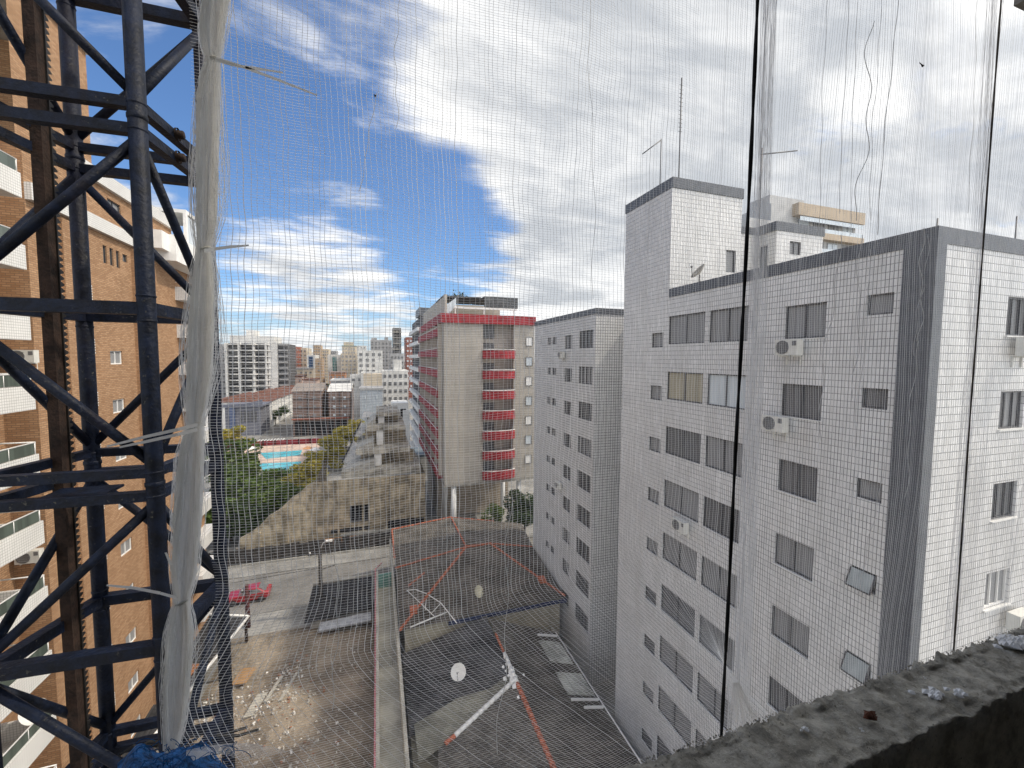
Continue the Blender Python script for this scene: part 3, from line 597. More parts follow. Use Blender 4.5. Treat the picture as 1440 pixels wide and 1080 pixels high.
# ------------------------------------------------------------------ orange brick building (left)
def brick_building():
    X = -14.5; st = 2.86
    b = thing('apartment_building', (X, 22, GZ), 'orange brick apartment building with white tiled balconies on the left', 'building')
    Y0, Y1 = 24.2, 38.0
    cols = [(29.7, 30.9, -0.47, 0.32)]
    hs = [(29.7, 30.9, -0.47-st*k, 0.32-st*k) for k in range(-1, 8)] if False else [(29.7, 30.9, -0.47-st*k, 0.32-st*k) for k in range(0, 9)]
    slit = [(29.55+j*0.62, 29.9+j*0.62, 5.25, 6.25) for j in range(3)] + [(31.45, 31.95, 5.75, 6.2)]
    up = [(30.2, 31.5, 8.2, 9.05)]
    w = MB(); w.wall('X', X, Y0, Y1, GZ, 9.5, hs+slit+up, -1)
    w.wall('X', X-0.06, Y0-0.2, 29.1, 9.5, 16.2); w.quad((X-0.06, 29.1, 9.5), (-25, 29.1, 9.5), (-25, 29.1, 16.2), (X-0.06, 29.1, 16.2))
    w.wall('X', X-1.2, 10, Y0, GZ, 16.2, inward=-1)
    w.quad((X, Y0, GZ), (X-1.2, Y0, GZ), (X-1.2, Y0, 9.5), (X, Y0, 9.5))
    w.quad((X, Y1, GZ), (-26, Y1, GZ), (-26, Y1, 9.5), (X, Y1, 9.5))
    w.box(X, X+0.18, 32.35, 33.9, GZ, 6.75); w.box(X, X+0.12, 26.2, 27.0, GZ, 6.7)
    w.box(-16.5, X-0.001, Y1, 42.0, GZ, 6.7)
    w.build('wall', BRICK, b)
    for q in ((X-0.5, X+0.22, 28.0, Y1+0.3, 9.5, 10.25), (X, X+0.25, 24.2, 33.6, 6.85, 7.6), (X-0.4, X+0.12, Y0-0.3, 29.25, 16.2, 16.6)): MB().box(*q).build('white_band', PTILE, b)
    rf = MB(); rf.box(-26, X-0.5, 28, Y1, 9.4, 9.6); rf.box(-26, X-0.4, 10, 29.1, 16.1, 16.3); rf.build('roof', CONC, b)
    for h in hs: window(b, 'X', X, 1, *h, GLASS_G, fr=WHITE, mull=1, fw=0.06)
    for h in slit: window(b, 'X', X, 1, *h, GLASS_D, fr=ALU, mull=0)
    for h in up: window(b, 'X', X, 1, *h, GLASS_G, fr=ALU, mull=1)
    # louvred vents down the face near the balconies
    for k in range(-1, 8):
        m = MB()
        for j in range(6): m.box(X+0.004, X+0.09, 27.6, 28.25, 0.15-st*k+j*0.14, 0.22-st*k+j*0.14)
        m.build('louvre', WHITE, b)
    # white balconies of the near wing
    XB = -13.5
    for k in range(-3, 7):
        zt = -1.24 - st*k; zb = zt-0.98
        m = MB(); m.box(XB-0.12, XB, 11, 22.4, zb, zt); m.box(X-1.1, XB-0.12, 22.28, 22.4, zb, zt); m.box(X-1.15, XB-0.12, 11, 22.28, zb, zb+0.18); o = m.build('balcony', PTILE, b)
        r = MB(); r.tube([(XB-0.06, 11, zt+0.5), (XB-0.06, 22.3, zt+0.5)], 0.03, 6); r.tube([(X-1.0, 22.34, zt+0.5), (XB-0.06, 22.34, zt+0.5)], 0.03, 6)
        for y in (13, 14.6, 16.2, 17.8, 19.4, 21, 22.3): r.tube([(XB-0.06, y, zt), (XB-0.06, y, zt+0.5)], 0.025, 5)
        r.build('railing', WHITE, o)
        gl = MB(); gl.box(XB-0.075, XB-0.045, 11, 22.25, zt+0.03, zt+0.47); gl.build('glass_panel', GLASS_GR, o)
        window(b, 'X', X-1.2, 1, 18.6, 19.6, zb-1.6, zb-0.6, GLASS_G, fr=WHITE, mull=1, depth=-0.06)
    # balconies at the far corner
    for k in range(-3, 8):
        zt = -0.4 - st*k; m = MB(); m.box(X-0.2, X+1.0, 38.2, 42, zt-1.0, zt); o = m.build('balcony', PTILE, b)
        r = MB(); r.tube([(X+0.95, 38.25, zt+0.35), (X+0.95, 42, zt+0.35)], 0.03, 5); r.tube([(X+0.0, 38.25, zt+0.35), (X+0.95, 38.25, zt+0.35)], 0.03, 5); r.build('railing', WHITE, o)
    m = MB(); m.box(X-1.5, X+1.3, 35.2, 42.3, 6.7, 8.5); m.box(X-1.5, X+0.9, 34.2, 35.2, 7.3, 8.5); m.box(X-2.0, X+0.9, 38.2, 42, 10.9, 11.15); m.box(X-2, X-1.7, 38.3, 42, 8.5, 10.9); m.box(X+0.7, X+0.9, 41.8, 42, 8.5, 10.9); m.box(X+0.7, X+0.9, 38.2, 38.5, 8.5, 10.9)
    m.build('corner_terrace', WHITE, b)
    m = MB(); m.box(X+0.75, X+0.8, 38.5, 41.8, 8.5, 10.8); m.build('terrace_glazing', GLASS_L, b)
    pp = MB()
    for y in (19.9, 21.6): pp.tube([(X-1.1, y, GZ), (X-1.1, y, 14)], 0.06, 6)
    pp.build('drain_pipe', pm('brown_pipe', (0.10, 0.05, 0.03), 0.7), b)
    for (px, py, lab) in ((30, 501, 'air conditioner with a loose white sheet on the brick recess, level with the eye'), (38, 784, 'air conditioner on the brick recess under the third white balcony down')):
        p = onY(px, py, 23.9); ac_unit(p.x, 23.86, p.z, 'Y', lab, 'air conditioners on the brick balconies')
    dish(onX(45, 1003, -14.0)-Vector((0, 0, 0.55)), Vector((0.7, -0.3, 0.55)), 0.5, 'pale round dish standing inside a low white balcony at the lower left', WHITE)
brick_building()

# ------------------------------------------------------------------ houses below, in the middle
def cap_line(m, a, b, r=0.13):
    a, b = Vector(a), Vector(b); n = max(2, int((b-a).length/0.42))
    for k in range(n):
        p, q = a.lerp(b, k/n), a.lerp(b, (k+1.12)/n); m.tube([p, q], [r, r*0.82], 7)
def houses():
    # far house: hip roof in front, long low slope behind
    zr, ze = -19.0, -21.0; xl, xr = 1.45, 15.6; yf, yr = 32.0, 39.7; xa, xb = 8.35, 10.85
    h = thing('house', (8, 32, GZ), 'dark hip-roofed house with terracotta ridge caps and a blue gutter', 'house')
    r = MB(); r.quad((xl, yf-0.4, ze), (xr, yf-0.1, ze), (xb, yr, zr), (xa, yr, zr)); r.quad((xl, yf-0.4, ze), (xa, yr, zr), (xl, yr, ze+0.9), ); r.quad((xr, yf-0.1, ze), (xr, yr, ze+0.9), (xb, yr, zr))
    r.quad((xl, yr, ze+0.9), (xa, yr, zr), (8.8, 51.2, -20.3), (xl+0.1, 50.0, -20.5)); r.quad((xa, yr, zr), (xb, yr, zr), (16.5, 46, -20.0), (8.8, 51.2, -20.3)); r.quad((xb, yr, zr), (xr, yr, ze+0.9), (16.5, 46, -20.0))
    r.build('roof', ROOFT, h)
    c = MB(); cap_line(c, (xl, yf-0.4, ze+0.06), (xa, yr, zr+0.06)); cap_line(c, (xa, yr, zr+0.06), (xb, yr, zr+0.06)); cap_line(c, (xr, yf-0.1, ze+0.06), (xb, yr, zr+0.06), 0.11)
    cap_line(c, (xa, yr, zr+0.05), (8.8, 51.2, -20.25), 0.10); cap_line(c, (xl, yr, ze+0.95), (xa, yr, zr+0.05), 0.09); cap_line(c, (xb, yr, zr+0.05), (15.4, yr, -19.9), 0.09); cap_line(c, (xl+0.1, 50, -20.45), (8.8, 51.2, -20.25), 0.1); cap_line(c, (xl+0.05, 50, -20.45), (xl+0.05, 42, -20.2), 0.1); cap_line(c, (8.8, 51.2, -20.3), (13.5, 48.0, -20.1), 0.08)
    c.build('ridge_cap', TERRA, h)
    w = MB(); w.box(xl+0.4, xr-0.4, yf+0.1, 49.5, GZ, ze-0.05); w.build('wall', pm('beige_house_wall', (0.42, 0.38, 0.29), 0.9, 0.15, 0.7, streak=0.4), h)
    gt = MB(); gt.box(5.2, xr, yf-0.50, yf-0.34, ze-0.28, ze-0.02); gt.build('gutter', pm('blue_gutter', (0.03, 0.04, 0.09), 0.6, 0.2, 2), h)
    br = MB()
    for (x, y, z) in ((14.2, 33.9, -20.4), (2.6, 33.2, -20.62)): br.box(x-0.28, x+0.28, y-0.35, y+0.35, z-0.05, z+0.32)
    for k in range(12): br.box(2.4+k*0.13, 2.5+k*0.13, 36+0.1*k, 36.12+0.1*k, -20.05+0.03*k, -19.9+0.03*k)
    br.build('brick_vent', TERRA, h)
    # near house
    zr, ze = -20.7, -22.4; xr_ = 8.25
    h2 = thing('house', (8, 18, GZ), 'nearer dark-roofed house with a red ridge and whitewashed hip line below the net', 'house')
    r = MB(); r.quad((xr_, 12, zr), (13.65, 12, ze), (13.65, 29.6, ze), (xr_, 30.6, zr)); r.quad((xr_, 12, zr), (xr_, 23.9, zr), (3.0, 21.9, ze+0.5), (1.5, 12, ze-0.4))
    r.build('roof', ROOFS, h2)
    r = MB(); r.quad((xr_, 23.9, zr), (xr_-0.2, 25.6, zr-0.5), (1.9, 24.6, ze-0.1), (1.9, 21.6, ze+0.3), (3.0, 21.9, ze+0.5)); r.build('lit_roof_slope', pm('lit_slope_tone', (0.25, 0.24, 0.19), 0.9, 0.25, 0.8, streak=0.3), h2)  # slope catching the light, its brightness put into a paler colour
    r = MB(); r.quad((xr_, 24.6, zr-0.25), (xr_, 31.4, zr-0.3), (1.6, 31.4, ze-0.35), (1.6, 24.0, ze-0.35)); r.build('flat_roof', pm('tarred_roof', (0.075, 0.073, 0.072), 0.8, 0.45, 0.6, bump=0.2, bs=5), h2)
    for q in (((xr_, 12, zr+0.06), (xr_, 23.5, zr+0.06), 0.16), ((xr_, 26.6, zr+0.05), (xr_, 28.5, zr+0.05), 0.1), ((3.4, 22.0, ze+0.62), (4.0, 22.2, ze+0.75), 0.15)): c = MB(); cap_line(c, *q); c.build('ridge_cap', TERRA, h2)
    c = MB(); cap_line(c, (4.0, 22.2, ze+0.76), (xr_, 23.9, zr+0.08), 0.15); c.build('whitewashed_hip', WHITE, h2)
    c = MB(); cap_line(c, (xr_, 23.6, zr+0.08), (xr_, 26.3, zr+0.08), 0.15); c.build('whitewashed_ridge', WHITE, h2); c = MB()
    rng = random.Random(9)
    for _ in range(40): x = rng.gauss(8.1, 0.22); y = rng.gauss(24.2, 0.7); q_ = rng.uniform(.3, 1); c.quad((x-.15*q_, y-.1*q_, zr+0.02), (x+.14*q_, y-.12, zr+0.03), (x+.16*q_, y+.1*q_, zr+0.12), (x-.12*q_, y+.14*q_, zr+0.08))
    o = c.build('paint_splash', WHITE, h2); o['kind'] = 'stuff'
    w = MB(); w.box(1.7, 13.4, 12, 31.3, GZ, ze-0.9); w.build('wall', MAT['beige_house_wall'], h2)
    e = MB(); e.tube([(13.68, 12, ze), (13.68, 29.6, ze)], 0.06, 5); e.build('eaves_trim', WHITE, h2)
    PALE = corrugated('pale_sheet', (0.47, 0.47, 0.42), 0.2, 'Y')
    sl = (ze-zr)/(13.65-xr_)
    for (a, b_, y0, y1, lab) in ((11.6, 13.4, 25.9, 28.3, 'stained pale roofing sheet on the dark slope, the farther one'), (11.5, 13.5, 22.9, 24.9, 'clean pale roofing sheet on the dark slope, the nearer one')):
        m = MB(); z0 = zr+sl*(a-xr_)+0.05; z1 = zr+sl*(b_-xr_)+0.05
        m.quad((a, y0, z0), (b_, y0, z1), (b_, y1, z1), (a, y1, z0)); m.quad((a, y0, z0-.04), (b_, y0, z1-.04), (b_, y0, z1), (a, y0, z0)); m.quad((a, y0, z0-.04), (a, y1, z0-.04), (a, y1, z0), (a, y0, z0))
        tag(m.build('roofing_sheet', PALE, origin=(a, y0, z0)), lab, 'roofing sheet', 'loose roofing sheets')
    for k, (y, L) in enumerate(((28.9, 1.7), (22.4, 2.0), (21.8, 1.4))):
        z0 = zr+sl*(13.5-L-xr_)+0.1; z1 = zr+sl*(13.5-xr_)+0.1; m = MB(); m.bar((13.5-L, y, z0), (13.5, y+0.1, z1), 0.12)
        tag(m.build('roof_batten', WHITE, origin=(13.5-L, y, z0)), ('pale batten lying beyond the stained roofing sheet', 'pale batten lying right below the clean roofing sheet', 'shorter pale batten lying second below the clean roofing sheet')[k], 'batten', 'pale battens on the dark roof')
    # side alley
    m = MB(); m.box(13.8, 14.02, 12, 31, GZ, -22.9); tag(m.build('alley_wall', CONC, origin=(13.8, 12, GZ)), 'low grey wall along the alley between dark roof and white building', 'wall')
    m = MB(); rng = random.Random(4)
    for _ in range(500):
        x = rng.uniform(14.1, 15.5); y = rng.uniform(22.2, 27.4); s = rng.uniform(.1, .3); a = rng.uniform(0, 6.28); m.quad((x, y, GZ), (x+s*math.cos(a), y+s*math.sin(a), GZ+s), (x+.1, y+.1, GZ+s*1.3))
    struct(m.build('grass', LEAF['olive'], uv=False), 'stuff')
    dish(onZ(672, 833, -20.15)-Vector((0, 0, 0.5)), Vector((0.55, -0.75, 0.5)), 0.5, 'cream satellite dish in the middle of the far dark roof slope', pm('cream_dish', (0.62, 0.58, 0.44), 0.6))
    dish(onZ(645, 945, -21.2)-Vector((0, 0, 0.55)), Vector((-0.3, -0.75, 0.62)), 0.52, 'white satellite dish on the dark flat roof of the nearer house', WHITE)
    # parabolic grid aerial
    t = thing('grid_antenna', onZ(598, 868, -21), 'large wire grid antenna lying at the gutter corner of the dark roof', 'antenna')
    pts = [onZ(*p, -20.2) for p in ((572, 830), (584, 829), (600, 835), (620, 848), (642, 876))]; m = MB(); m.tube(pts, 0.04, 5); m.tube([pts[0], onZ(612, 868, -20.5), ], 0.035, 5); m.tube([pts[2]-Vector((0, 0, .1)), onZ(598, 858, -20.5)], 0.03, 5); m.tube([pts[3], onZ(607, 862, -20.5)], 0.03, 5); m.build('frame', WHITE, t)
    m = MB(); m.tube([onZ(577, 882, -20.8), onZ(628, 861, -20.6)], 0.06, 6); m.build('boom', WHITE, t)
houses()

# ------------------------------------------------------------------ demolition lot
def lot():
    n = 90; x0, x1, y0, y1 = -13.0, -0.35, 12.0, 42.6; m = MB(); rng = random.Random(11)
    ph = [(rng.uniform(0.3, 2.2), rng.uniform(0.3, 2.2), rng.uniform(0, 6)) for _ in range(14)]
    def hgt(x, y):
        e = min(1, (x-x0)/0.8, (x1-x)/0.8, (y-y0)/1.0, (y1-y)/1.2); e = max(0, e)
        v = sum(math.sin(a*x+b*y+c) for a, b, c in ph)/14
        pile = 0.9*math.exp(-((x+7.2)/1.6)**2-((y-33)/2.2)**2) + 1.0*math.exp(-((x+4.0)/2.2)**2-((y-27)/2.5)**2)+0.5*math.exp(-((x+6.6)/1.2)**2-((y-36)/1.6)**2)
        return GZ+0.02+e*(0.22+0.22*v+pile+rng.uniform(-.05, .05))
    P = [[(x0+(x1-x0)*i/n, y0+(y1-y0)*j/n) for i in range(n+1)] for j in range(n+1)]
    for j in range(n+1):
        for i in range(n+1): x, y = P[j][i]; m.v.append((x, y, hgt(x, y)))
    for j in range(n):
        for i in range(n): a = j*(n+1)+i; m.f.append((a, a+1, a+n+2, a+n+1)); m.m.append(0); m.sm.append(True)
    d = bpy.data.materials.new('rubble_dirt'); d.use_nodes = True; nt = d.node_tree; b = nt.nodes['Principled BSDF']
    pos = nt.nodes.new('ShaderNodeNewGeometry').outputs['Position']
    a = N(nt, 'ShaderNodeTexNoise', {'Vector': pos, 'Scale': 0.35, 'Detail': 8.0, 'Roughness': 0.7}).outputs[0]; f = N(nt, 'ShaderNodeTexNoise', {'Vector': pos, 'Scale': 4.0, 'Detail': 8.0, 'Roughness': 0.75}).outputs[0]
    c = mixc(nt, mrange(nt, a, 0.35, 0.65, 0, 1), (0.15, 0.12, 0.088), (0.335, 0.275, 0.205)); c = mixc(nt, mrange(nt, f, 0.52, 0.7, 0, 0.8), c, (0.50, 0.46, 0.40)); c = mixc(nt, mrange(nt, f, 0.42, 0.3, 0, 0.7), c, (0.09, 0.075, 0.06))
    nt.links.new(c, b.inputs['Base Color']); b.inputs['Roughness'].default_value = 0.98
    bb = N(nt, 'ShaderNodeBump', {'Height': f, 'Strength': 0.8, 'Distance': 0.12}); nt.links.new(bb.outputs[0], b.inputs['Normal'])
    struct(m.build('dirt_lot', d))
    rb = MB()
    spots = [(-7.2, 33, 1.2, 170), (-4.2, 27, 1.7, 170), (-6.5, 36, 1.0, 70), (-11.6, 34, 0.8, 120), (-9, 30, 2.2, 130), (-3, 37, 1.8, 90), (-11, 27, 1.0, 110)]
    for sx, sy, sp, k in spots:
        for _ in range(k):
            x = min(max(rng.gauss(sx, sp), x0+.4), x1-.4); y = rng.gauss(sy, sp*1.3); s = rng.uniform(.05, .17); z = hgt(x, y); q = Matrix.Rotation(rng.uniform(0, 6), 3, Vector((rng.random(), rng.random(), rng.random()+.1)).normalized())
            i = len(rb.v); ex = (s*rng.uniform(.6, 1.8), s, s*rng.uniform(.3, .9))
            cs = [q @ Vector((dx*ex[0]*rng.uniform(.6, 1), dy*ex[1], dz*ex[2]))+Vector((x, y, z+s*.2)) for dz in (-.5, .5) for dx, dy in ((-.5, -.5), (.5, -.5), (.5, .5), (-.5, .5))]
            rb.v += [tuple(c_) for c_ in cs]; rb.k = rng.choice([0, 0, 0, 0, 0, 1, 1, 2])
            for fc in ((0,3,2,1),(4,5,6,7),(0,1,5,4),(1,2,6,5),(2,3,7,6),(3,0,4,7)): rb.f.append(tuple(i+t for t in fc)); rb.m.append(rb.k); rb.sm.append(False)
    struct(rb.build('rubble', [pm('rubble_grey', (0.46, 0.43, 0.38), 0.95, 0.2, 3), pm('rubble_white', (0.66, 0.64, 0.60), 0.95, 0.15, 3), pm('rubble_brick', (0.34, 0.17, 0.10), 0.95, 0.2, 3)]), 'stuff')
    for k, (a, b_, lab) in enumerate((((-8.0, 32.5), (-7.3, 34.6), 'pale plank across the rubble heap, leftmost of the pair'), ((-7.0, 32.2), (-6.3, 34.9), 'pale plank across the rubble heap, right one of the pair'), ((-8.9, 31.9), (-8.4, 33.6), 'broad whitish slab leaning left of the rubble heap'))):
        q = MB(); z0, z1 = hgt(*a)+.12, hgt(*b_)+.3; w_ = .12 if k < 2 else .35
        q.quad((a[0]-w_, a[1], z0), (a[0]+w_, a[1], z0), (b_[0]+w_, b_[1], z1), (b_[0]-w_, b_[1], z1)); q.quad((a[0]-w_, a[1], z0-.07), (a[0]+w_, a[1], z0-.07), (a[0]+w_, a[1], z0), (a[0]-w_, a[1], z0)); q.quad((a[0]+w_, a[1], z0-.07), (b_[0]+w_, b_[1], z1-.07), (b_[0]+w_, b_[1], z1), (a[0]+w_, a[1], z0))
        tag(q.build('plank', pm('bleached_wood', (0.40, 0.38, 0.33), 0.9, 0.15, 4), origin=(a[0], a[1], z0)), lab, 'plank', 'planks in the rubble')
    p = onZ(343, 953, GZ+0.6); q = MB(); q.quad(p+Vector((-.75, -.5, 0)), p+Vector((.35, -.75, .05)), p+Vector((.8, .4, .35)), p+Vector((-.35, .8, .3))); q.quad(p+Vector((-.75, -.5, -.05)), p+Vector((.35, -.75, 0)), p+Vector((.35, -.75, .05)), p+Vector((-.75, -.5, 0)))
    tag(q.build('plywood_board', pm('plywood', (0.36, 0.22, 0.11), 0.85, 0.15, 3), origin=p), 'tan plywood board lying at the left edge of the rubble lot', 'board')
    # shed with black corrugated roof at the street end
    t = thing('shed', (-3.5, 41, GZ), 'low shed with black corrugated roof at the street end of the lot', 'shed')
    r = MB(); r.quad((-6.7, 41.0, -24.6), (-0.7, 41.0, -24.3), (-0.7, 45.3, -23.3), (-6.5, 45.3, -23.5)); r.quad((-6.7, 41.0, -24.75), (-0.7, 41.0, -24.45), (-0.7, 41.0, -24.3), (-6.7, 41.0, -24.6)); r.build('roof', BLACKR, t)
    r = MB(); r.tube([(-6.5, 45.35, -23.42), (-0.7, 45.35, -23.22)], 0.16, 6); r.build('roof_ridge', CONC, t)
    r = MB(); r.box(-6.2, -0.75, 41.6, 45.2, GZ, -24.7); r.build('wall', CONC, t)
    q = MB(); q.quad((-5.4, 40.0, -25.1), (-0.8, 39.9, -24.9), (-0.8, 41.0, -24.7), (-5.3, 41.0, -24.9)); q.quad((-5.4, 40.0, -25.22), (-0.8, 39.9, -25.02), (-0.8, 39.9, -24.9), (-5.4, 40.0, -25.1)); q.build('apron', pm('grey_sheet', (0.34, 0.35, 0.37), 0.7, 0.2, 2), t)
    # boundary passage with pale walls and pink pipe
    t = thing('boundary_wall', (0, 30, GZ), 'pale greenish boundary wall and passage between the lot and the dark roofs', 'wall')
    q = MB(); q.box(-0.35, -0.12, 10, 44.6, GZ, -22.6); q.box(1.2, 1.4, 10, 50, GZ, -21.6); q.build('wall', pm('pale_passage', (0.50, 0.47, 0.39), 0.9, 0.15, 0.6, streak=0.3), t)
    q = MB(); q.box(-0.12, 1.2, 10, 46, GZ, -23.6); q.build('passage_floor', pm('pale_floor', (0.48, 0.45, 0.37), 0.9, 0.2, 0.5), t)
    q = MB(); q.tube([(-0.40, 12, -22.62), (-0.38, 30, -22.55), (-0.40, 45, -22.55), (0.3, 46.2, -22.5)], 0.06, 6); q.build('pink_pipe', pm('pink_pvc', (0.50, 0.20, 0.22), 0.6), t)
    q = MB(); q.box(-0.1, 1.18, 43.0, 43.2, -23.6, -22.2); q.build('gate', pm('turquoise_gate', (0.16, 0.30, 0.27), 0.7), t)
    q = MB()
    for k in range(9): q.tube([(-0.05+k*0.15, 31.5, -23.6), (-0.05+k*0.15, 31.5, -22.7)], 0.02, 5)
    q.tube([(-0.1, 31.5, -22.7), (1.2, 31.5, -22.7)], 0.03, 5); q.build('low_railing', CONC, t)
    # lean-to along the left edge
    t = thing('lean_to', (-14, 34, GZ), 'dark lean-to roof with a white edge beam along the left of the lot', 'shed')
    q = MB(); q.quad((-17.4, 26, -22.9), (-13.95, 27, -23.6), (-11.4, 41.6, -23.6), (-16.6, 42.6, -22.9)); q.build('roof', BLACKR, t)
    q = MB(); q.tube([(-13.9, 27, -23.53), (-12.72, 34.0, -23.53)], 0.12, 6); q.tube([(-12.55, 35.0, -23.53), (-11.35, 41.7, -23.53)], 0.12, 6); q.tube([(-16.6, 42.65, -22.85), (-11.4, 41.7, -23.5)], 0.1, 6); q.build('edge_beam', WHITE, t)
    q = MB()
    for x, y in ((-13.9, 27.2), (-12.9, 33), (-12.2, 37), (-11.5, 41.3)): q.box(x-.1, x+.1, y, y+.2, GZ, -23.62)
    q.box(-16.9, -16.7, 27, 42, GZ, -23.05); q.build('post', RUST, t)
    q = MB(); q.quad((-15.4, 33.5, -23.1), (-13.4, 33.5, -23.42), (-13.1, 36.0, -23.42), (-15.2, 36.0, -23.08)); q.build('rusty_roof_sheet', pm('rust_sheet', (0.25, 0.11, 0.05), 0.9, 0.3, 2), t)
lot()

# ------------------------------------------------------------------ street: poles, car, fence, ruin
def pole(px, pyb, h, label, lamp):
    p = onZ(px, pyb, GZ); t = thing('utility_pole', p, label, 'utility pole', 'poles along the street')
    m = MB(); m.tube([p, p+Vector((0, 0, h))], [.22, .15], 10); m.build('pole', pm('pole_dark', (0.06, 0.055, 0.05), 0.9, 0.3, 4) if lamp else pm('pole_brown', (0.09, 0.03, 0.03), 0.85, 0.3, 4), t)
    m = MB(); aw = 1.1 if lamp else .45; m.box(p.x-aw, p.x+aw, p.y-.06, p.y+.06, p.z+h-.7, p.z+h-.55); m.build('crossarm', MAT.get('pole_dark') or CONC, t); m = MB(); m.tube([p+Vector((0, 0, h*.68)), p+Vector((1.3, .3, h*.7))], .04, 6); m.build('bracket_arm', MAT.get('pole_dark') or CONC, t)
    if lamp:
        m = MB(); m.tube([p+Vector((0, 0, h-.3)), p+Vector((.35, -.2, h+.5)), p+Vector((.75, -.4, h+.75))], .05, 6); m.build('lamp_arm', WHITE, t); m = MB(); m.box(p.x+.6, p.x+1.2, p.y-.55, p.y-.3, p.z+h+.66, p.z+h+.82); m.build('lamp_head', WHITE, t)
    m = MB()
    for dx in ((-.9, -.3, .5, .95) if lamp else (-.38, .36)): m = MB(); m.lathe(p+Vector((dx, 0, h-.55)), (0, 0, 1), [(.04, 0), (.08, .06), (.06, .15), (0, .18)], 8); m.build('insulator', WHITE, t); return p+Vector((0, 0, h-.5))
PA = pole(452, 868, 7.2, 'dark utility pole with a white lamp head standing beside the black shed roof', True)
PB = pole(349, 882, 4.2, 'short dark red pole in front of the red car', False)
for k, (a, b_, lab) in enumerate(((PA+Vector((-.9, 0, 0)), (-60, PA.y+4, -19), 'overhead wire from the lamp pole to the left, upper one'), (PA+Vector((.9, 0, 0)), (16, PA.y+5, -19.3), 'overhead wire from the lamp pole to the right'), (PA+Vector((-.3, 0, -1.6)), (-60, PA.y+3.5, -20.8), 'overhead wire from the lamp pole to the left, lower one'))):
    m = MB(); a = Vector(a); b_ = Vector(b_); m.tube([a.lerp(b_, i/14)-Vector((0, 0, 1.2*math.sin(math.pi*i/14))) for i in range(15)], .022, 4); tag(m.build('overhead_wire', DARK, origin=a), lab, 'wire', 'overhead wires across the street')

def car_parts(body_mat):
    L, W = 4.1, 1.72
    prof = [(-2.05, .42), (-2.05, .72), (-1.75, .88), (-.85, .96), (-.25, 1.42), (.95, 1.46), (1.75, 1.02), (2.02, .95), (2.05, .48), (1.8, .34), (-1.8, .34)]
    m = MB(); ys = [-W/2, -W/2+.1, W/2-.1, W/2]; sc = [.94, 1, 1, .94]; n = len(prof); i0 = len(m.v)
    for y, s in zip(ys, sc):
        for x, z in prof: yy = y*(0.80 if z > 1.2 else 1.0); m.v.append((x*(s if z < 1.2 else 1), yy, .3+(z-.3)*s if z > .3 else z))
    for r in range(3):
        for k in range(n): q = (k+1) % n; m.f.append((i0+r*n+k, i0+r*n+q, i0+(r+1)*n+q, i0+(r+1)*n+k)); m.m.append(0); m.sm.append(False)
    m.f.append(tuple(i0+k for k in range(n-1, -1, -1))); m.f.append(tuple(i0+3*n+k for k in range(n))); m.m += [0, 0]; m.sm += [False]*2
    g = MB()
    for s in (-1, 1):
        yb, yt = s*(W/2+.004), s*(W/2*.80+.01)
        g.quad((-.72, yb*.985, .99), (.15, yb*.985, .99), (.15, yt, 1.37), (-.27, yt, 1.36)); g.quad((.22, yb*.985, .99), (1.5, yb*.985, 1.02), (.92, yt, 1.39), (.22, yt, 1.38))
    g.quad((-.83, -.7, .99), (-.83, .7, .99), (-.28, .58, 1.41), (-.28, -.58, 1.41)); g.quad((1.72, -.68, 1.06), (1.72, .68, 1.06), (1.02, .58, 1.45), (1.02, -.58, 1.45))
    parts = [('body', m, body_mat), ('window_glass', g, GLASS_D)]
    return parts
CARM = {}
def car(loc, rz, mat, label, group=None, full=True):
    t = thing('parked_car', loc, label, 'car', group); t.rotation_euler[2] = rz
    if mat.name not in CARM:
        lst = []
        for nm, mb, mt in car_parts(mat):
            me = mb.mesh(nm); me.materials.append(mt); lst.append((nm, me))
        w = MB(); w.lathe((0, -.09, 0), (0, 1, 0), [(0.2, 0), (.31, .0), (.32, .03), (.32, .15), (.31, .18), (.2, .18)], 18); me = w.mesh('tyre'); me.materials.append(DARK); lst.append(('tyre', me))
        w = MB(); w.lathe((0, -.1, 0), (0, 1, 0), [(0, 0.01), (.2, 0), (.2, .2), (0, .19)], 14); me = w.mesh('rim'); me.materials.append(ALU); lst.append(('rim', me))
        w = MB(); w.box(-.06, .06, -.18, .18, -.08, .08); me = w.mesh('headlight'); me.materials.append(WHITE); lst.append(('headlight', me))
        w = MB(); w.box(-.05, .06, -.12, .12, -.1, .1); me = w.mesh('tail_light'); me.materials.append(pm('tail_red', (0.25, 0.01, 0.01), .3)); lst.append(('tail_light', me))
        CARM[mat.name] = lst
    for nm, me in CARM[mat.name]:
        if nm in ('body', 'window_glass'):
            o = bpy.data.objects.new(nm, me); COL.objects.link(o); o.parent = t
            if nm == 'body': sb = o.modifiers.new('round', 'BEVEL'); sb.width = .09; sb.segments = 3; sb.limit_method = 'ANGLE'; sb.angle_limit = R_(12); sb.harden_normals = False
        elif nm == 'headlight':
            for s in (-1, 1):
                o = bpy.data.objects.new(nm, me); COL.objects.link(o); o.parent = t; o.location = (-1.93, s*.55, .74)
                q = bpy.data.objects.new('tail_light', dict(CARM[mat.name])['tail_light']); COL.objects.link(q); q.parent = t; q.location = (2.0, s*.62, .84)
        elif nm == 'tyre':
            rim = dict(CARM[mat.name])['rim']
            for x in (-1.28, 1.28):
                for s in (-1, 1):
                    o = bpy.data.objects.new('wheel', me); COL.objects.link(o); o.parent = t; o.location = (x, s*.81, .33)
                    q = bpy.data.objects.new('rim', rim); COL.objects.link(q); q.parent = o
    return t
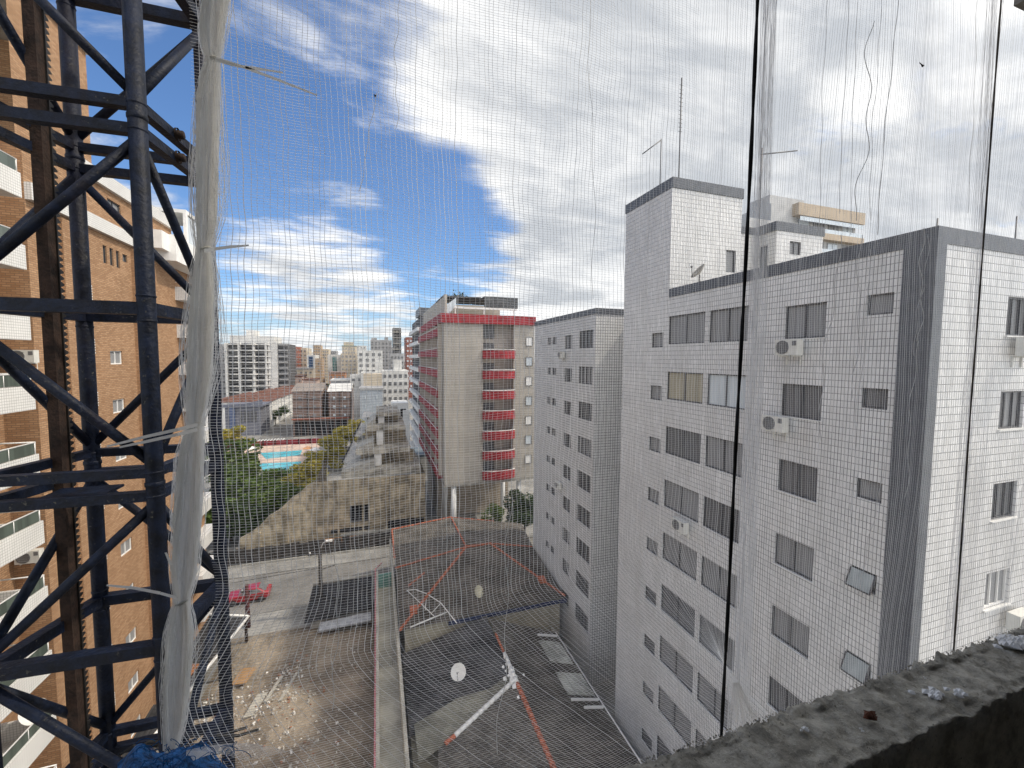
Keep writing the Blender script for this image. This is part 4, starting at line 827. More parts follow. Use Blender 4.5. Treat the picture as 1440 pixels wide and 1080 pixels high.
CARRED = pm('car_red', (0.33, 0.012, 0.02), 0.3, 0.03, 1, spec=0.6, coat=0.6); CARW = pm('car_white', (0.7, 0.7, 0.69), 0.3, 0.03, 1, spec=0.6); CARG = pm('car_grey', (0.12, 0.12, 0.13), 0.3, 0.03, 1, spec=0.6)
car((-13.3, 49.2, GZ+.03), R_(3), CARRED, 'red hatchback on the street beyond the rubble lot')
for px, py, mt, lab in ((333, 598, CARW, 'white car nearest the pool corner of the side street'), (342, 590, CARW, 'white car farther up the side street, behind the nearest white one'), (362, 590, CARG, 'grey car in the middle of the side street'), (440, 606, CARRED, 'small red car on the cross street behind the pool')):
    p = onZ(px, py, GZ+.03); car(p, R_(90) if px < 400 else 0.1, mt, lab, 'cars on the far streets')

FENCE = pm('black_hoarding', (0.05, 0.046, 0.044), 0.9, 0.5, 1.2, streak=0.5, dark=(0.14, 0.12, 0.10))
def fence_ruin():
    t = thing('hoarding', (-8, 57.5, GZ), 'weathered black hoarding with small white notices across the street', 'fence')
    m = MB(); a, b_ = Vector((-40, 57.6, 0)), Vector((6.5, 57.6, 0))
    for k in range(46): x = -40+k*1.01; m.box(x, x+.98, 57.5+.05*(k % 2), 57.62+.05*(k % 2), GZ+.1, -23.9+.06*((k*7) % 3))
    m.build('panel', FENCE, t)
    m = MB()
    for k in range(12): m.box(-40+k*4, -39.85+k*4, 57.7, 57.85, GZ+.1, -23.7)
    m.build('post', RUST, t)
    m = MB(); m.box(-46, 6.5, 57.2, 57.42, GZ+.1, -25.6); m.build('base_kerb', CONC, t)
    for i, (px, py) in enumerate(((346, 801), (408, 792), (460, 793), (515, 780))):
        p = onY(px, py, 57.4); m = MB(); m.box(p.x-.5, p.x+.5, 57.40, 57.44, p.z-.32, p.z+.32)
        tag(m.build('notice_board', WHITE if i != 2 else pm('pinkish_board', (0.6, 0.42, 0.40), 0.8), origin=(p.x, 57.42, p.z)), ('white notice board on the black hoarding, leftmost of four', 'white notice board on the black hoarding, second from the left', 'pinkish notice board on the black hoarding beside the lamp pole', 'white notice board on the black hoarding, rightmost of four')[i], 'notice', 'notice boards on the hoarding')
    # ruin: stained front wall with stepped left end
    r = thing('ruined_building', (-5, 60, GZ), 'stained tan half-demolished building with stepped wall and concrete decks', 'building')
    Y = 60.5; m = MB(); steps = [(-17, -14.6, -22.6), (-14.6, -12.9, -21.4), (-12.9, -11.0, -20.0), (-11.0, -9.3, -18.6), (-9.3, -8.2, -17.6)]
    top = [(-17.2, -23.6), (-15.8, -22.9), (-14.9, -22.2), (-13.8, -21.0), (-12.7, -20.4), (-11.9, -19.7), (-10.9, -18.7), (-10.1, -18.3), (-9.2, -17.4), (-8.203, -16.9)]
    for (a, z), (b_, z2) in zip(top[:-1], top[1:]):
        m.quad((a, Y, GZ), (b_, Y, GZ), (b_, Y, z2), (a, Y, z)); m.quad((a, Y, z), (b_, Y, z2), (b_, Y+.5, z2), (a, Y+.5, z)); m.quad((a, Y+.5, GZ), (b_, Y+.5, GZ), (b_, Y+.5, z2), (a, Y+.5, z))
    hl = [(-3.8, -1.35, -23.2, -20.7)]
    m.wall('Y', Y, -8.2, 6.6, GZ, -16.9, hl, 1, .35); m.box(-8.2, 6.6, Y+.36, Y+.5, -23.2, -20.7) if False else None
    m.quad((6.6, Y, GZ), (6.6, Y+14, GZ), (6.6, Y+14, -16.9), (6.6, Y, -16.9)); m.quad((-8.2, Y, GZ), (-8.2, Y+14, GZ), (-8.2, Y+14, -16.9), (-8.2, Y, -16.9))
    m.build('wall', TANW, r)
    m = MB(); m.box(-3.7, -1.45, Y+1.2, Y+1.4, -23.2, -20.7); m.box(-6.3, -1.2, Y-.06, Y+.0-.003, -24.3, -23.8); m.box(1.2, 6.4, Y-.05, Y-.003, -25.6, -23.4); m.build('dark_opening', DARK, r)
    m = MB(); m.box(-5, 3.5, Y-.5, Y-.003, -24.9, -24.5); m.box(-14, -5, Y-.8, Y-.4, GZ+.1, -24.9); m.build('ledge', CONC, r)
    m = MB(); m.box(-7.6, -3.0, 57.8, 59.6, GZ+.1, -24.6); m.build('clay_heap', pm('orange_earth', (0.36, 0.19, 0.09), 0.95, 0.3, 1.2), r)
    for j in range(7): MB().box(-15+j*3.2, -14.75+j*3.2, Y-.12, Y-.003, GZ, [-23.0, -20.8, -18.5, -16.9, -16.9, -16.9, -16.9][j]).build('pilaster', TANW, r)
    # decks rising behind
    def deck(pxl, pxr, py, Yd, th, dep, nm='deck'):
        A = onY(pxl, py, Yd); B = onY(pxr, py, Yd); q = MB(); q.box(A.x, B.x, Yd, Yd+dep, A.z-th, A.z); q.build(nm, DECKM, r); return A, B
    A, B = deck(480, 592, 664, 61.5, .9, 9)
    A1, B1 = deck(500, 577, 633, 63.4, .75, 12); A2, B2 = deck(514, 570, 600, 66, .7, 11); A3, B3 = deck(529, 562, 580, 68.6, .7, 9)
    for (px, Yd, z0, z1, w_) in ((531, 63.7, A.z, A1.z-.75, 1.0), (534, 66.3, A1.z, A2.z-.7, 1.0), (536, 68.9, A2.z, A3.z-.7, .9)):
        x = onY(px, 600, Yd).x; m = MB(); m.box(x-w_/2, x+w_/2, Yd, Yd+.5, z0, z1); m.build('column', WHITE, r)
    for x0, x1, y, z0, z1 in ((A.x+2.5, B.x-.6, 65.2, A.z, A1.z-.75), (A1.x+1.2, B1.x-.4, 67.6, A1.z, A2.z-.7), (A2.x+1.5, B2.x-.8, 70.2, A2.z, A3.z-.7)):
        m = MB(); m.box(x0, x1, y, y+.3, z0, z1); m.build('back_wall', TANW, r)
    for (x0, x1, y, z) in ((A.x+.5, A.x+4.5, 62.6, A.z), (A1.x+.2, A1.x+2.6, 64.5, A1.z), (A2.x, A2.x+1.5, 67, A2.z)):
        m = MB(); m.quad((x0, y, z+.05), (x1, y, z+1.1), (x1, y+4, z+1.5), (x0, y+4, z+.3)); m.quad((x0, y, z), (x1, y, z), (x1, y, z+1.1), (x0, y, z+.05)); m.build('broken_slab', CONC, r)
    rp = pm('pale_ramp', (0.55, 0.52, 0.47), 0.95, 0.2, 0.6)
    m = MB(); m.quad(onZ(481, 650, -16.0), onZ(497, 652, -16.0), onZ(513, 632, -15.7), onZ(497, 620, -15.7)); m.quad(onZ(497, 614, -12.2), onZ(506, 614, -12.2), onZ(522, 600, -11.9), onZ(508, 594, -11.9)); m.quad(onZ(508, 588, -9.6), onZ(518, 586, -9.6), onZ(526, 580, -9.4), onZ(512, 578, -9.4)); m.build('ramp', rp, r)
    m = MB()
    for (p, q_, z) in (((481, 650), (497, 618), -15.7), ((497, 614), (508, 592), -11.9)): m.tube([onZ(*p, z), onZ(*q_, z)], .12, 5)
    m.build('ramp_edge', DARK, r)
    t = thing('white_block', onY(564, 595, 105), 'white roofless concrete block behind the ruined decks', 'building')
    p0, p1 = onY(551, 567, 118), onY(574, 567, 118); m = MB(); m.box(p0.x, p1.x, 118, 126, GZ, p0.z); m.build('wall', WHITE, t); m = MB(); a = onY(563, 575, 117.9); c = onY(571, 582, 117.9); m.box(a.x, c.x, 117.9, 117.98, c.z-1, a.z); m.build('opening', DARK, t)
    m = MB(); m.box(p1.x-1.5, p1.x+.3, 117, 118, GZ, p0.z-2); m.build('column', WHITE, t)
    # low roofs between ruin and red building
    t = thing('carport', (7, 63, GZ), 'bluish low roof in the gap between the ruin and the red balconied building', 'shed')
    p0, p1 = onY(578, 632, 90), onY(606, 632, 90); m = MB(); m.box(p0.x, p1.x-0.0, 84, 92, p0.z-.4, p0.z); m.build('roof', pm('bluish_sheet', (0.20, 0.24, 0.27), 0.6), t); m = MB(); m.box(p0.x+.3, p0.x+.6, 84.3, 84.6, GZ, p0.z-.4); m.box(p0.x+.3, p1.x-.3, 91.3, 91.6, GZ, p0.z-.4); m.build('wall', CONC, t)
fence_ruin()

# ------------------------------------------------------------------ pool club
def pool():
    z = GZ; m = MB(); m.box(-40, -16, 104, 134.5, z+.004, z+.25); struct(m.build('pool_deck', pm('pink_paving', (0.55, 0.42, 0.34), 0.9, 0.15, 0.6)))
    wm = pm('pool_water', (0.10, 0.50, 0.60), 0.12, 0.18, 0.5, spec=0.5, bump=0.6, bs=1.2)
    for nm, (a, b_, c, d) in (('pool_water', ((366, 637), (425, 633), (422, 640), (374, 645))), ('pool_water', ((362, 652), (424, 649), (413, 668), (372, 664)))):
        P = [onZ(*q, z+.3) for q in (a, b_, c, d)]; m = MB(); m.quad(*P); 
        for k in range(4): p, q = P[k], P[(k+1) % 4]; m.quad(p, q, q-Vector((0, 0, .2)), p-Vector((0, 0, .2)))
        struct(m.build(nm, wm))
    t = thing('pool_fence', (-28, 135, z), 'low dark red fence behind the swimming pools', 'fence'); m = MB(); m.box(-41, -16, 135, 135.25, z, z+1.6); m.build('panel', pm('maroon', (0.22, 0.03, 0.04), 0.8, 0.2, 1), t)
    m = MB()
    for k in range(9): m.box(-41+k*3.1, -40.7+k*3.1, 134.8, 134.99, z, z+1.75)
    m.build('post', RUST, t)
    for i, (px, py) in enumerate(((433, 640), (437, 648), (354, 640), (443, 642))):
        p = onZ(px, py, z+.3); t = thing('sun_parasol', p, ('closed-looking orange parasol right of the far pool', 'orange parasol nearest the small pool corner', 'pale parasol at the left end of the pool deck', 'white parasol at the far right corner of the pool deck')[i], 'parasol', 'parasols round the pool')
        m = MB(); m.tube([p, p+Vector((0, 0, 2.2))], .04, 6); m.build('pole', WHITE, t); m = MB(); m.lathe(p+Vector((0, 0, 1.8)), (0, 0, 1), [(1.3, 0), (.7, .35), (0, .6)], 8); m.build('canopy', pm('parasol_orange', (0.6, 0.3, 0.14), 0.8) if i < 2 else WHITE, t)
pool()

# ------------------------------------------------------------------ trees near and mid
GT = 'trees beyond the street'
spec = [ # px, top py, distance, radius, kind, label
    (316, 604, 88, 6.2, 'green', 'tall green tree half hidden behind the mast leg'),
    (334, 638, 80, 5.6, 'green', 'green tree at the left corner of the pool deck'),
    (354, 655, 74, 5.0, 'green', 'broad green tree just below the left end of the small pool'),
    (391, 653, 86, 4.2, 'green', 'rounded green tree whose top cuts into the small pool'),
    (374, 670, 71, 4.6, 'green', 'green tree in the middle of the mass below the pools'),
    (406, 676, 70, 4.0, 'green', 'green tree beside the stepped end of the ruined wall'),
    (322, 682, 66, 4.8, 'green', 'low green tree nearest the hoarding at the left'),
    (350, 700, 65, 4.0, 'dark', 'dark low tree behind the lowest step of the ruined wall'),
    (424, 660, 82, 4.4, 'olive', 'yellow-green tree nearest the ruined wall top'),
    (440, 642, 91, 4.5, 'olive', 'yellow-green tree second from the ruined wall'),
    (455, 625, 102, 4.5, 'olive', 'yellow-green tree third from the ruined wall'),
    (470, 608, 113, 4.4, 'olive', 'yellow-green tree fourth from the ruined wall, beside the ramp'),
    (486, 594, 126, 4.4, 'olive', 'yellow-green tree fifth along the row'),
    (500, 583, 137, 3.8, 'olive', 'yellow-green tree farthest along the row, under the pale blue house'),
    (318, 594, 132, 5.5, 'olive', 'low yellowish tree at the left beyond the pool'),
]
for i, (px, py, Y, r, k, lab) in enumerate(spec):
    p = onY(px, py, Y); h = p.z-GZ; tree(p.x, Y, h, r, lab, k, i, 3800, 0.075, GT, hz=h*.5)
p = onY(733, 700, 51.5); tree(p.x+1.0, 53, 8.5, 3.6, 'dark green bushy tree between the red building and the white block', 'dark', 2, 3300, 0.07)
p = onY(700, 700, 51.5); tree(p.x, 53.6, 6.2, 2.2, 'small light green tree beside the red building pillar', 'green', 3, 2200, 0.07)
for i, (px, Y, h, r) in enumerate(((447, 235, 12, 6), (458, 242, 13, 6.5), (497, 236, 10, 4.5), (386, 176, 7, 3), (398, 186, 7, 3))):
    p = onY(px, 540, Y); tree(p.x, Y, h, r, ('dark tree behind the brown block, left of the pair', 'dark tree behind the brown block, right of the pair', 'dark tree under the white windowed building', 'street tree by the white row houses, nearer one', 'street tree by the white row houses, farther one')[i], 'dark', i, 900, 0.11, 'far dark trees')

# ------------------------------------------------------------------ town beyond
def cityblock(name, label, pxl, pxr, pyt, Y, dep, mat, wins=None, winmat=GLASS_D, top=None, cat='building', side=None, base=GZ, bands=None, roofm=None):
    a, c = onY(pxl, pyt, Y), onY(pxr, pyt, Y); t = thing(name, (a.x, Y, base), label, cat)
    m = MB(); m.box(a.x, c.x, Y, Y+dep, base, a.z); m.build('wall', mat, t)
    W = c.x-a.x
    if roofm: m = MB(); m.box(a.x-.3, c.x+.3, Y-.3, Y+dep, a.z+.01, a.z+.7); m.build('roof', roofm, t)
    if wins:
        nx, nz, dz, fw, fh = wins
        for k in range(nz):
            for j in range(nx):
                u = a.x+W*(j+.5)/nx; ww = W/nx*fw; z = a.z-dz*(k+.75)
                window(t, 'Y', Y, -1, u-ww/2, u+ww/2, z-fh/2, z+fh/2, winmat, mull=0, depth=-.06, sub=False, fr=winmat, fw=fh*.5)
    if side:
        ny, nz, dz, fw, fh, sgn = side; xx = c.x if sgn > 0 else a.x
        for k in range(nz):
            for j in range(ny):
                u = Y+dep*(j+.5)/ny; ww = dep/ny*fw; z = a.z-dz*(k+.75); window(t, 'X', xx, sgn, u-ww/2, u+ww/2, z-fh/2, z+fh/2, winmat, mull=0, depth=-.06, sub=False, fr=winmat, fw=fh*.5)
    if bands:
        nz, dz, bm, bh = bands
        for k in range(nz):
            m = MB(); z = a.z-dz*(k+.8); m.box(a.x-.25, c.x+.25, Y-.5, Y-.01, z, z+bh); m.build('floor_band', bm, t)
    if top:
        for (l, r, yt) in top:
            p, q = onY(l, yt, Y+3), onY(r, yt, Y+3); m = MB(); m.box(p.x, q.x, Y+3, Y+3+min(10, dep*.5), a.z, p.z); m.build('roof_block', mat, t)
    return t
def P(n, c): return pm('paint_'+n, c, 0.85, 0.12, 0.25, streak=0.2)
CW, CB, CT, CG = P('offwhite', (0.62, 0.61, 0.58)), P('beige', (0.52, 0.45, 0.35)), P('tan', (0.42, 0.31, 0.21)), P('grey', (0.34, 0.34, 0.34))
CRD, CBR, CBL, CPK = P('rustred', (0.27, 0.10, 0.07)), P('brown', (0.255, 0.185, 0.155)), P('paleblue', (0.42, 0.46, 0.50)), P('pink', (0.52, 0.38, 0.32))
CD = P('darkgrey', (0.10, 0.10, 0.105)); COR = P('orange', (0.45, 0.22, 0.12)); CGN = P('greenroof', (0.17, 0.22, 0.19))
# tower with curved balconies
def curved_tower():
    Y = 235; a, c = onY(316, 482, Y), onY(386, 482, Y); d = onY(402, 482, Y); ZT = a.z; st = 2.95
    t = thing('apartment_tower', (a.x, Y, GZ), 'wide apartment tower with rows of white curved balconies on the skyline at left', 'building')
    m = MB(); m.box(a.x, d.x, Y+2, Y+26, GZ, ZT); m.build('wall', CD, t)
    q = onY(318, 474, Y); m = MB(); m.box(a.x+1, d.x-6, Y+4, Y+22, ZT, q.z+1.0); p0, p1 = onY(346, 464, Y+8), onY(359, 464, Y+8); m.box(p0.x, p1.x, Y+8, Y+16, q.z+1, p0.z); m.build('penthouse', CW, t)
    W = c.x-a.x
    for k in range(13):
        z = ZT-.9-st*k
        m = MB(); N_ = 24; pts = []
        for i in range(N_+1):
            u = i/N_; lob = abs(math.sin(math.pi*u*3)); pts.append((a.x+W*u, Y+1.2-1.5*lob-1.8*math.sin(math.pi*u)))
        m.prism(pts+[(c.x, Y+2), (a.x, Y+2)], z, z+.55); m.build('balcony', CW, t)
        m = MB(); m.box(c.x+1.5, d.x+.4, Y+.6, Y+1.99, z, z+.7); m.build('balcony', CG, t)
    m = MB()
    for u in (.0, .26, .55, .80): x = a.x+W*u; m.box(x, x+.9, Y-1.0, Y+1.9, GZ, ZT)
    m.box(c.x-3.0, c.x+1.0, Y-.2, Y+1.95, GZ, ZT+1); m.build('pier', CW, t)
    for k in range(12):
        for j in range(9): u = a.x+W*(j+.5)/10; window(t, 'Y', Y+2, -1, u-1.1, u+1.1, ZT-st*(k+1)+.6, ZT-st*(k+1)+2.2, GLASS_D if (j+k) % 4 else GLASS_G, mull=0, depth=-.06, sub=False, fr=GLASS_G if (j*k) % 3 else GLASS_D, fw=.7)
curved_tower()
cityblock('apartment_tower', 'slim grey tower behind the curved-balcony tower at the mast leg', 303, 317, 484, 255, 18, CG, (2, 9, 3, .5, 1.4))
cityblock('apartment_tower', 'rust red tower right of the curved-balcony tower', 404, 416, 487, 300, 24, CRD, (2, 9, 3.1, .35, 1.4), GLASS_D, side=(3, 8, 3.1, .4, 1.4, 1))
cityblock('apartment_tower', 'cream tower touching the rust red tower', 416.5, 431, 489, 318, 24, CB, (3, 9, 3.1, .35, 1.3))
cityblock('office_building', 'white block with a dark blue glass panel on the skyline', 431.5, 443, 499, 292, 20, CW, (1, 1, 10, .55, 13), glassmat('navy_glass', (0.05, 0.08, 0.14)))
cityblock('apartment_tower', 'brown topped distant tower above the dark trees', 440, 450, 485, 430, 20, CT, (3, 10, 3.2, .4, 1.5))
cityblock('building', 'plain tan block standing in front of the distant towers', 443, 453, 504, 262, 12, CT, (1, 2, 4, .2, 1))
cityblock('apartment_tower', 'pale beige tower between the tan block and the green glass building', 450.5, 462, 491, 440, 22, CB, (4, 11, 3.1, .45, 1.4))
cityblock('apartment_tower', 'grey distant tower partly behind the green glass building', 462.5, 473, 493, 470, 22, CG, (4, 10, 3.2, .45, 1.5))
cityblock('office_building', 'white building with a teal glass strip down its front', 460.5, 480, 499, 330, 20, CW, (1, 1, 11, .3, 14), glassmat('teal_glass', (0.04, 0.12, 0.12)), side=(3, 6, 3, .4, 1.3, 1))
cityblock('apartment_tower', 'cream tower with a green roof on the far skyline', 481, 500, 487, 385, 22, CB, (5, 9, 3.1, .4, 1.4), GLASS_G, roofm=CGN, top=[(483, 497, 481)])
cityblock('apartment_building', 'cream slab with grey stripes below the green-roofed tower', 479, 501, 497, 318, 18, CB, (4, 7, 3, .5, 1.3), GLASS_G)
cityblock('office_building', 'white building with rows of square dark windows', 503, 538, 492.5, 205, 18, CW, (4, 5, 2.6, .5, 1.3), GLASS_D, side=None)
cityblock('apartment_tower', 'grey striped tower behind the white windowed building', 521, 551, 478, 300, 22, CG, (6, 11, 3, .4, 1.6), GLASS_D, top=[(522, 530, 475), (541, 546, 474)])
ut = cityblock('unfinished_tower', 'dark concrete tower under construction on the skyline', 552.5, 564, 461, 232, 10, pm('unfinished_concrete', (0.16, 0.155, 0.15), 0.95, 0.4, 0.4), (2, 9, 3.1, .6, 1.9), DARK, bands=(9, 3.1, CONC, .5))
cityblock('building', 'grey podium block below the unfinished tower', 549, 568, 497, 226, 14, CG, (4, 5, 2.8, .5, 1.3))
cityblock('apartment_tower', 'brick red banded tower just left of the red balconied building', 571, 584, 474, 262, 18, CRD, (3, 10, 3.1, .5, 1.3), GLASS_L)
cityblock('apartment_building', 'white apartment block with banded windows in the middle distance', 537, 574, 521, 172, 16, CW, (5, 5, 3.05, .55, 1.4), GLASS_D, top=[(553, 565, 506)], side=None)
cityblock('apartment_building', 'white block wing with a tan roof tank behind the blue gable house', 507, 537, 524, 190, 14, CW, None, top=[(527, 538, 505)])
cityblock('building', 'bare beige wall block above the pale blue house', 511, 537, 526, 152, 10, CB)
hb = cityblock('house', 'pale blue house with white framed windows', 506, 538, 549, 140, 12, CBL, (2, 3, 3.0, .16, 1.2), GLASS_L, roofm=CG)
for l, r, lab in ((411, 452, 'brown brick block of three storeys, the left one'), (462, 492, 'brown brick block of three storeys with a pale roof, the right one')):
    t = cityblock('apartment_building', lab, l, r, 551, 152, 22, CBR, (2, 3, 3.0, .22, 1.2), GLASS_L if l > 450 else GLASS_G, bands=(3, 3.05, CD, .14))
    a, c = onY(l, 551, 152), onY(r, 551, 152); m = MB(); rz = a.z
    m.quad((a.x-.5, 151.6, rz+.1), (c.x+.5, 151.6, rz+.1), (c.x+.5, 163, rz+2.2), (a.x-.5, 163, rz+2.2)); m.quad((a.x-.5, 174.4, rz+.1), (c.x+.5, 174.4, rz+.1), (c.x+.5, 163, rz+2.2), (a.x-.5, 163, rz+2.2)); m.quad((c.x, 152, rz), (c.x, 174, rz), (c.x, 163, rz+2.1)); m.build('pitched_roof', P('dullbrownroof', (0.26, 0.22, 0.19)) if l < 450 else CW, t)
    for k in range(3):
        for j in range(3): window(t, 'X', c.x, 1, 155+j*6.5, 157+j*6.5, rz-2.4-3*k, rz-1.1-3*k, GLASS_D, mull=0, depth=-.06, sub=False)
    m = MB(); m.box((a.x+c.x)/2-.12, (a.x+c.x)/2+.12, 151.7, 151.99, GZ, rz); m.build('down_pipe', CD, t)
m = MB(); lw = thing('low_shop_row', (-25, 146, GZ), 'low dark shopfront row at the foot of the brown brick blocks', 'building')
p0, p1 = onY(412, 590, 149), onY(490, 590, 149); m.box(p0.x, p1.x, 149, 151.9, GZ, p0.z); m.build('wall', CBR, lw); m = MB()
for k in range(8): x = p0.x+.4+k*(p1.x-p0.x-.8)/8; m.box(x+.1, x+(p1.x-p0.x)/8-.25, 148.93, 148.99, GZ+.2, p0.z-.8)
m.build('shopfront', DARK, lw)
m = MB(); m.box(p0.x-.3, p1.x+.3, 147.6, 149.2, p0.z-.01, p0.z+.2); m.build('awning', CRD, lw)
# white row houses with red roofs along the side street
def row(label, xf, x0, y0, y1, zt, n, roof=True):
    t = thing('row_house', (xf, y0, GZ), label, 'house', 'white row houses on the side street')
    m = MB(); m.box(x0, xf, y0, y1, GZ, zt); m.build('wall', WHITE, t)
    if roof:
        m = MB(); xm = (x0+xf)/2; ov = .5
        m.quad((xf+ov, y0-ov, zt), (xf+ov, y1+ov, zt), (xm, y1-4, zt+2.6), (xm, y0+4, zt+2.6)); m.quad((x0-ov, y0-ov, zt), (x0-ov, y1+ov, zt), (xm, y1-4, zt+2.6), (xm, y0+4, zt+2.6)); m.quad((x0-ov, y0-ov, zt), (xf+ov, y0-ov, zt), (xm, y0+4, zt+2.6)); m.quad((x0-ov, y1+ov, zt), (xf+ov, y1+ov, zt), (xm, y1-4, zt+2.6)); m.build('roof', REDROOF, t)
    for k in range(n):
        for z in (GZ+1.4, GZ+4.6, GZ+7.5):
            if z+1.2 < zt: y = y0+(y1-y0)*(k+.5)/n; window(t, 'X', xf, 1, y-.7, y+.7, z, z+1.3, GLASS_D, mull=0, depth=-.06, sub=False)
    for z in (GZ+4.6, GZ+7.5):
        if z+1.2 < zt:
            for j in range(2): u = x0+(xf-x0)*(.62+.22*j); window(t, 'Y', y0, -1, u-.6, u+.6, z, z+1.2, GLASS_D, mull=0, depth=-.06, sub=False)
row('white row house nearest the street corner with a red tiled roof', -37.5, -58, 172, 190, -16.3, 5)
row('white row house with red roof in the middle of the side street', -37.5, -54, 192, 214, -16.5, 6)
row('white row house with red roof farthest up the side street', -37.8, -52, 217, 250, -17, 7)
row('white villa with red hip roof half hidden by the mast leg', -62, -80, 176, 192, -17, 4)
row('white roofless annex at the far left above the low commercial building', -66, -84, 160, 172, -18.6, 3, roof=False)
ct = thing('commercial_building', (-60, 150, GZ), 'low grey blue commercial building with a sloped roof edge and strip windows', 'building')
p0, p1 = onY(316, 572, 156), onY(366, 566, 156); m = MB(); m.box(p0.x, p1.x, 156, 168, GZ, p0.z); m.build('wall', P('bluegrey', (0.19, 0.195, 0.225)), ct)
m = MB(); m.quad((p0.x-1, 155.4, p0.z), (p1.x+.8, 155.4, p0.z+.3), (p1.x+.8, 155.4, p0.z+2.2), (p0.x+6, 155.4, p0.z+.9), (p0.x-1, 155.4, p0.z+.7)); m.box(p0.x-1, p1.x+.8, 155.42, 168, p0.z-.3, p0.z+.25); m.build('roof_fascia', P('slateblue', (0.16, 0.17, 0.21)), ct)
for k in range(5): w_ = (p1.x-p0.x-5)/5; x = p0.x+4.3+k*w_; window(ct, 'Y', 156, -1, x, x+w_-.5, p0.z-5.2, p0.z-1.6, GLASS_D, mull=1, depth=-.06)
m = MB(); m.box(p0.x+1.4, p0.x+2.9, 155.3, 155.9, GZ, p0.z-.4); m.build('blue_pylon', P('bluepanel', (0.10, 0.13, 0.22)), ct)
cityblock('house', 'orange painted low building among the far roofs', 463, 485, 525, 262, 14, COR, (4, 1, 3, .4, 1.2), GLASS_D, roofm=CBR)
cityblock('house', 'pink house beside the dark trees', 426, 445, 535, 228, 12, CPK, (3, 1, 3, .3, 1.2), GLASS_D, roofm=REDROOF)
cityblock('house', 'house with a broad red tile roof behind the row houses', 396, 425, 530, 258, 16, CPK, (4, 1, 3, .3, 1.2), GLASS_D, roofm=REDROOF)
cityblock('house', 'cream low block between the rust red tower and the red tile roof', 400, 440, 519, 285, 12, CB, (6, 1, 3, .4, 1.2), GLASS_D, roofm=CG)
cityblock('warehouse', 'low grey warehouse behind the right brown block', 465, 508, 536, 205, 16, CG, None, roofm=CW)
cityblock('warehouse', 'low pale hall in front of the white windowed building', 492, 520, 527, 198, 10, CW, (3, 1, 3, .5, 1.0), GLASS_D)
for i, (px, pt, Y) in enumerate(((320, 487, 620), (429, 494, 640), (455, 497, 700), (489, 490, 640), (508, 486, 660), (545, 488, 620), (583, 490, 520))):
    cityblock('apartment_tower', ('faint far tower left of the curved-balcony tower', 'faint far tower peeping above the navy glass block', 'faint far tower above the dark trees', 'faint far tower right of the green glass building', 'faint far tower behind the green-roofed tower', 'faint far tower right of the grey striped tower', 'faint far tower beside the brick red banded tower')[i], px-7, px+7, pt, Y, 30, (CB, CW, CG)[i % 3], (3, 8, 4, .4, 2), GLASS_G)

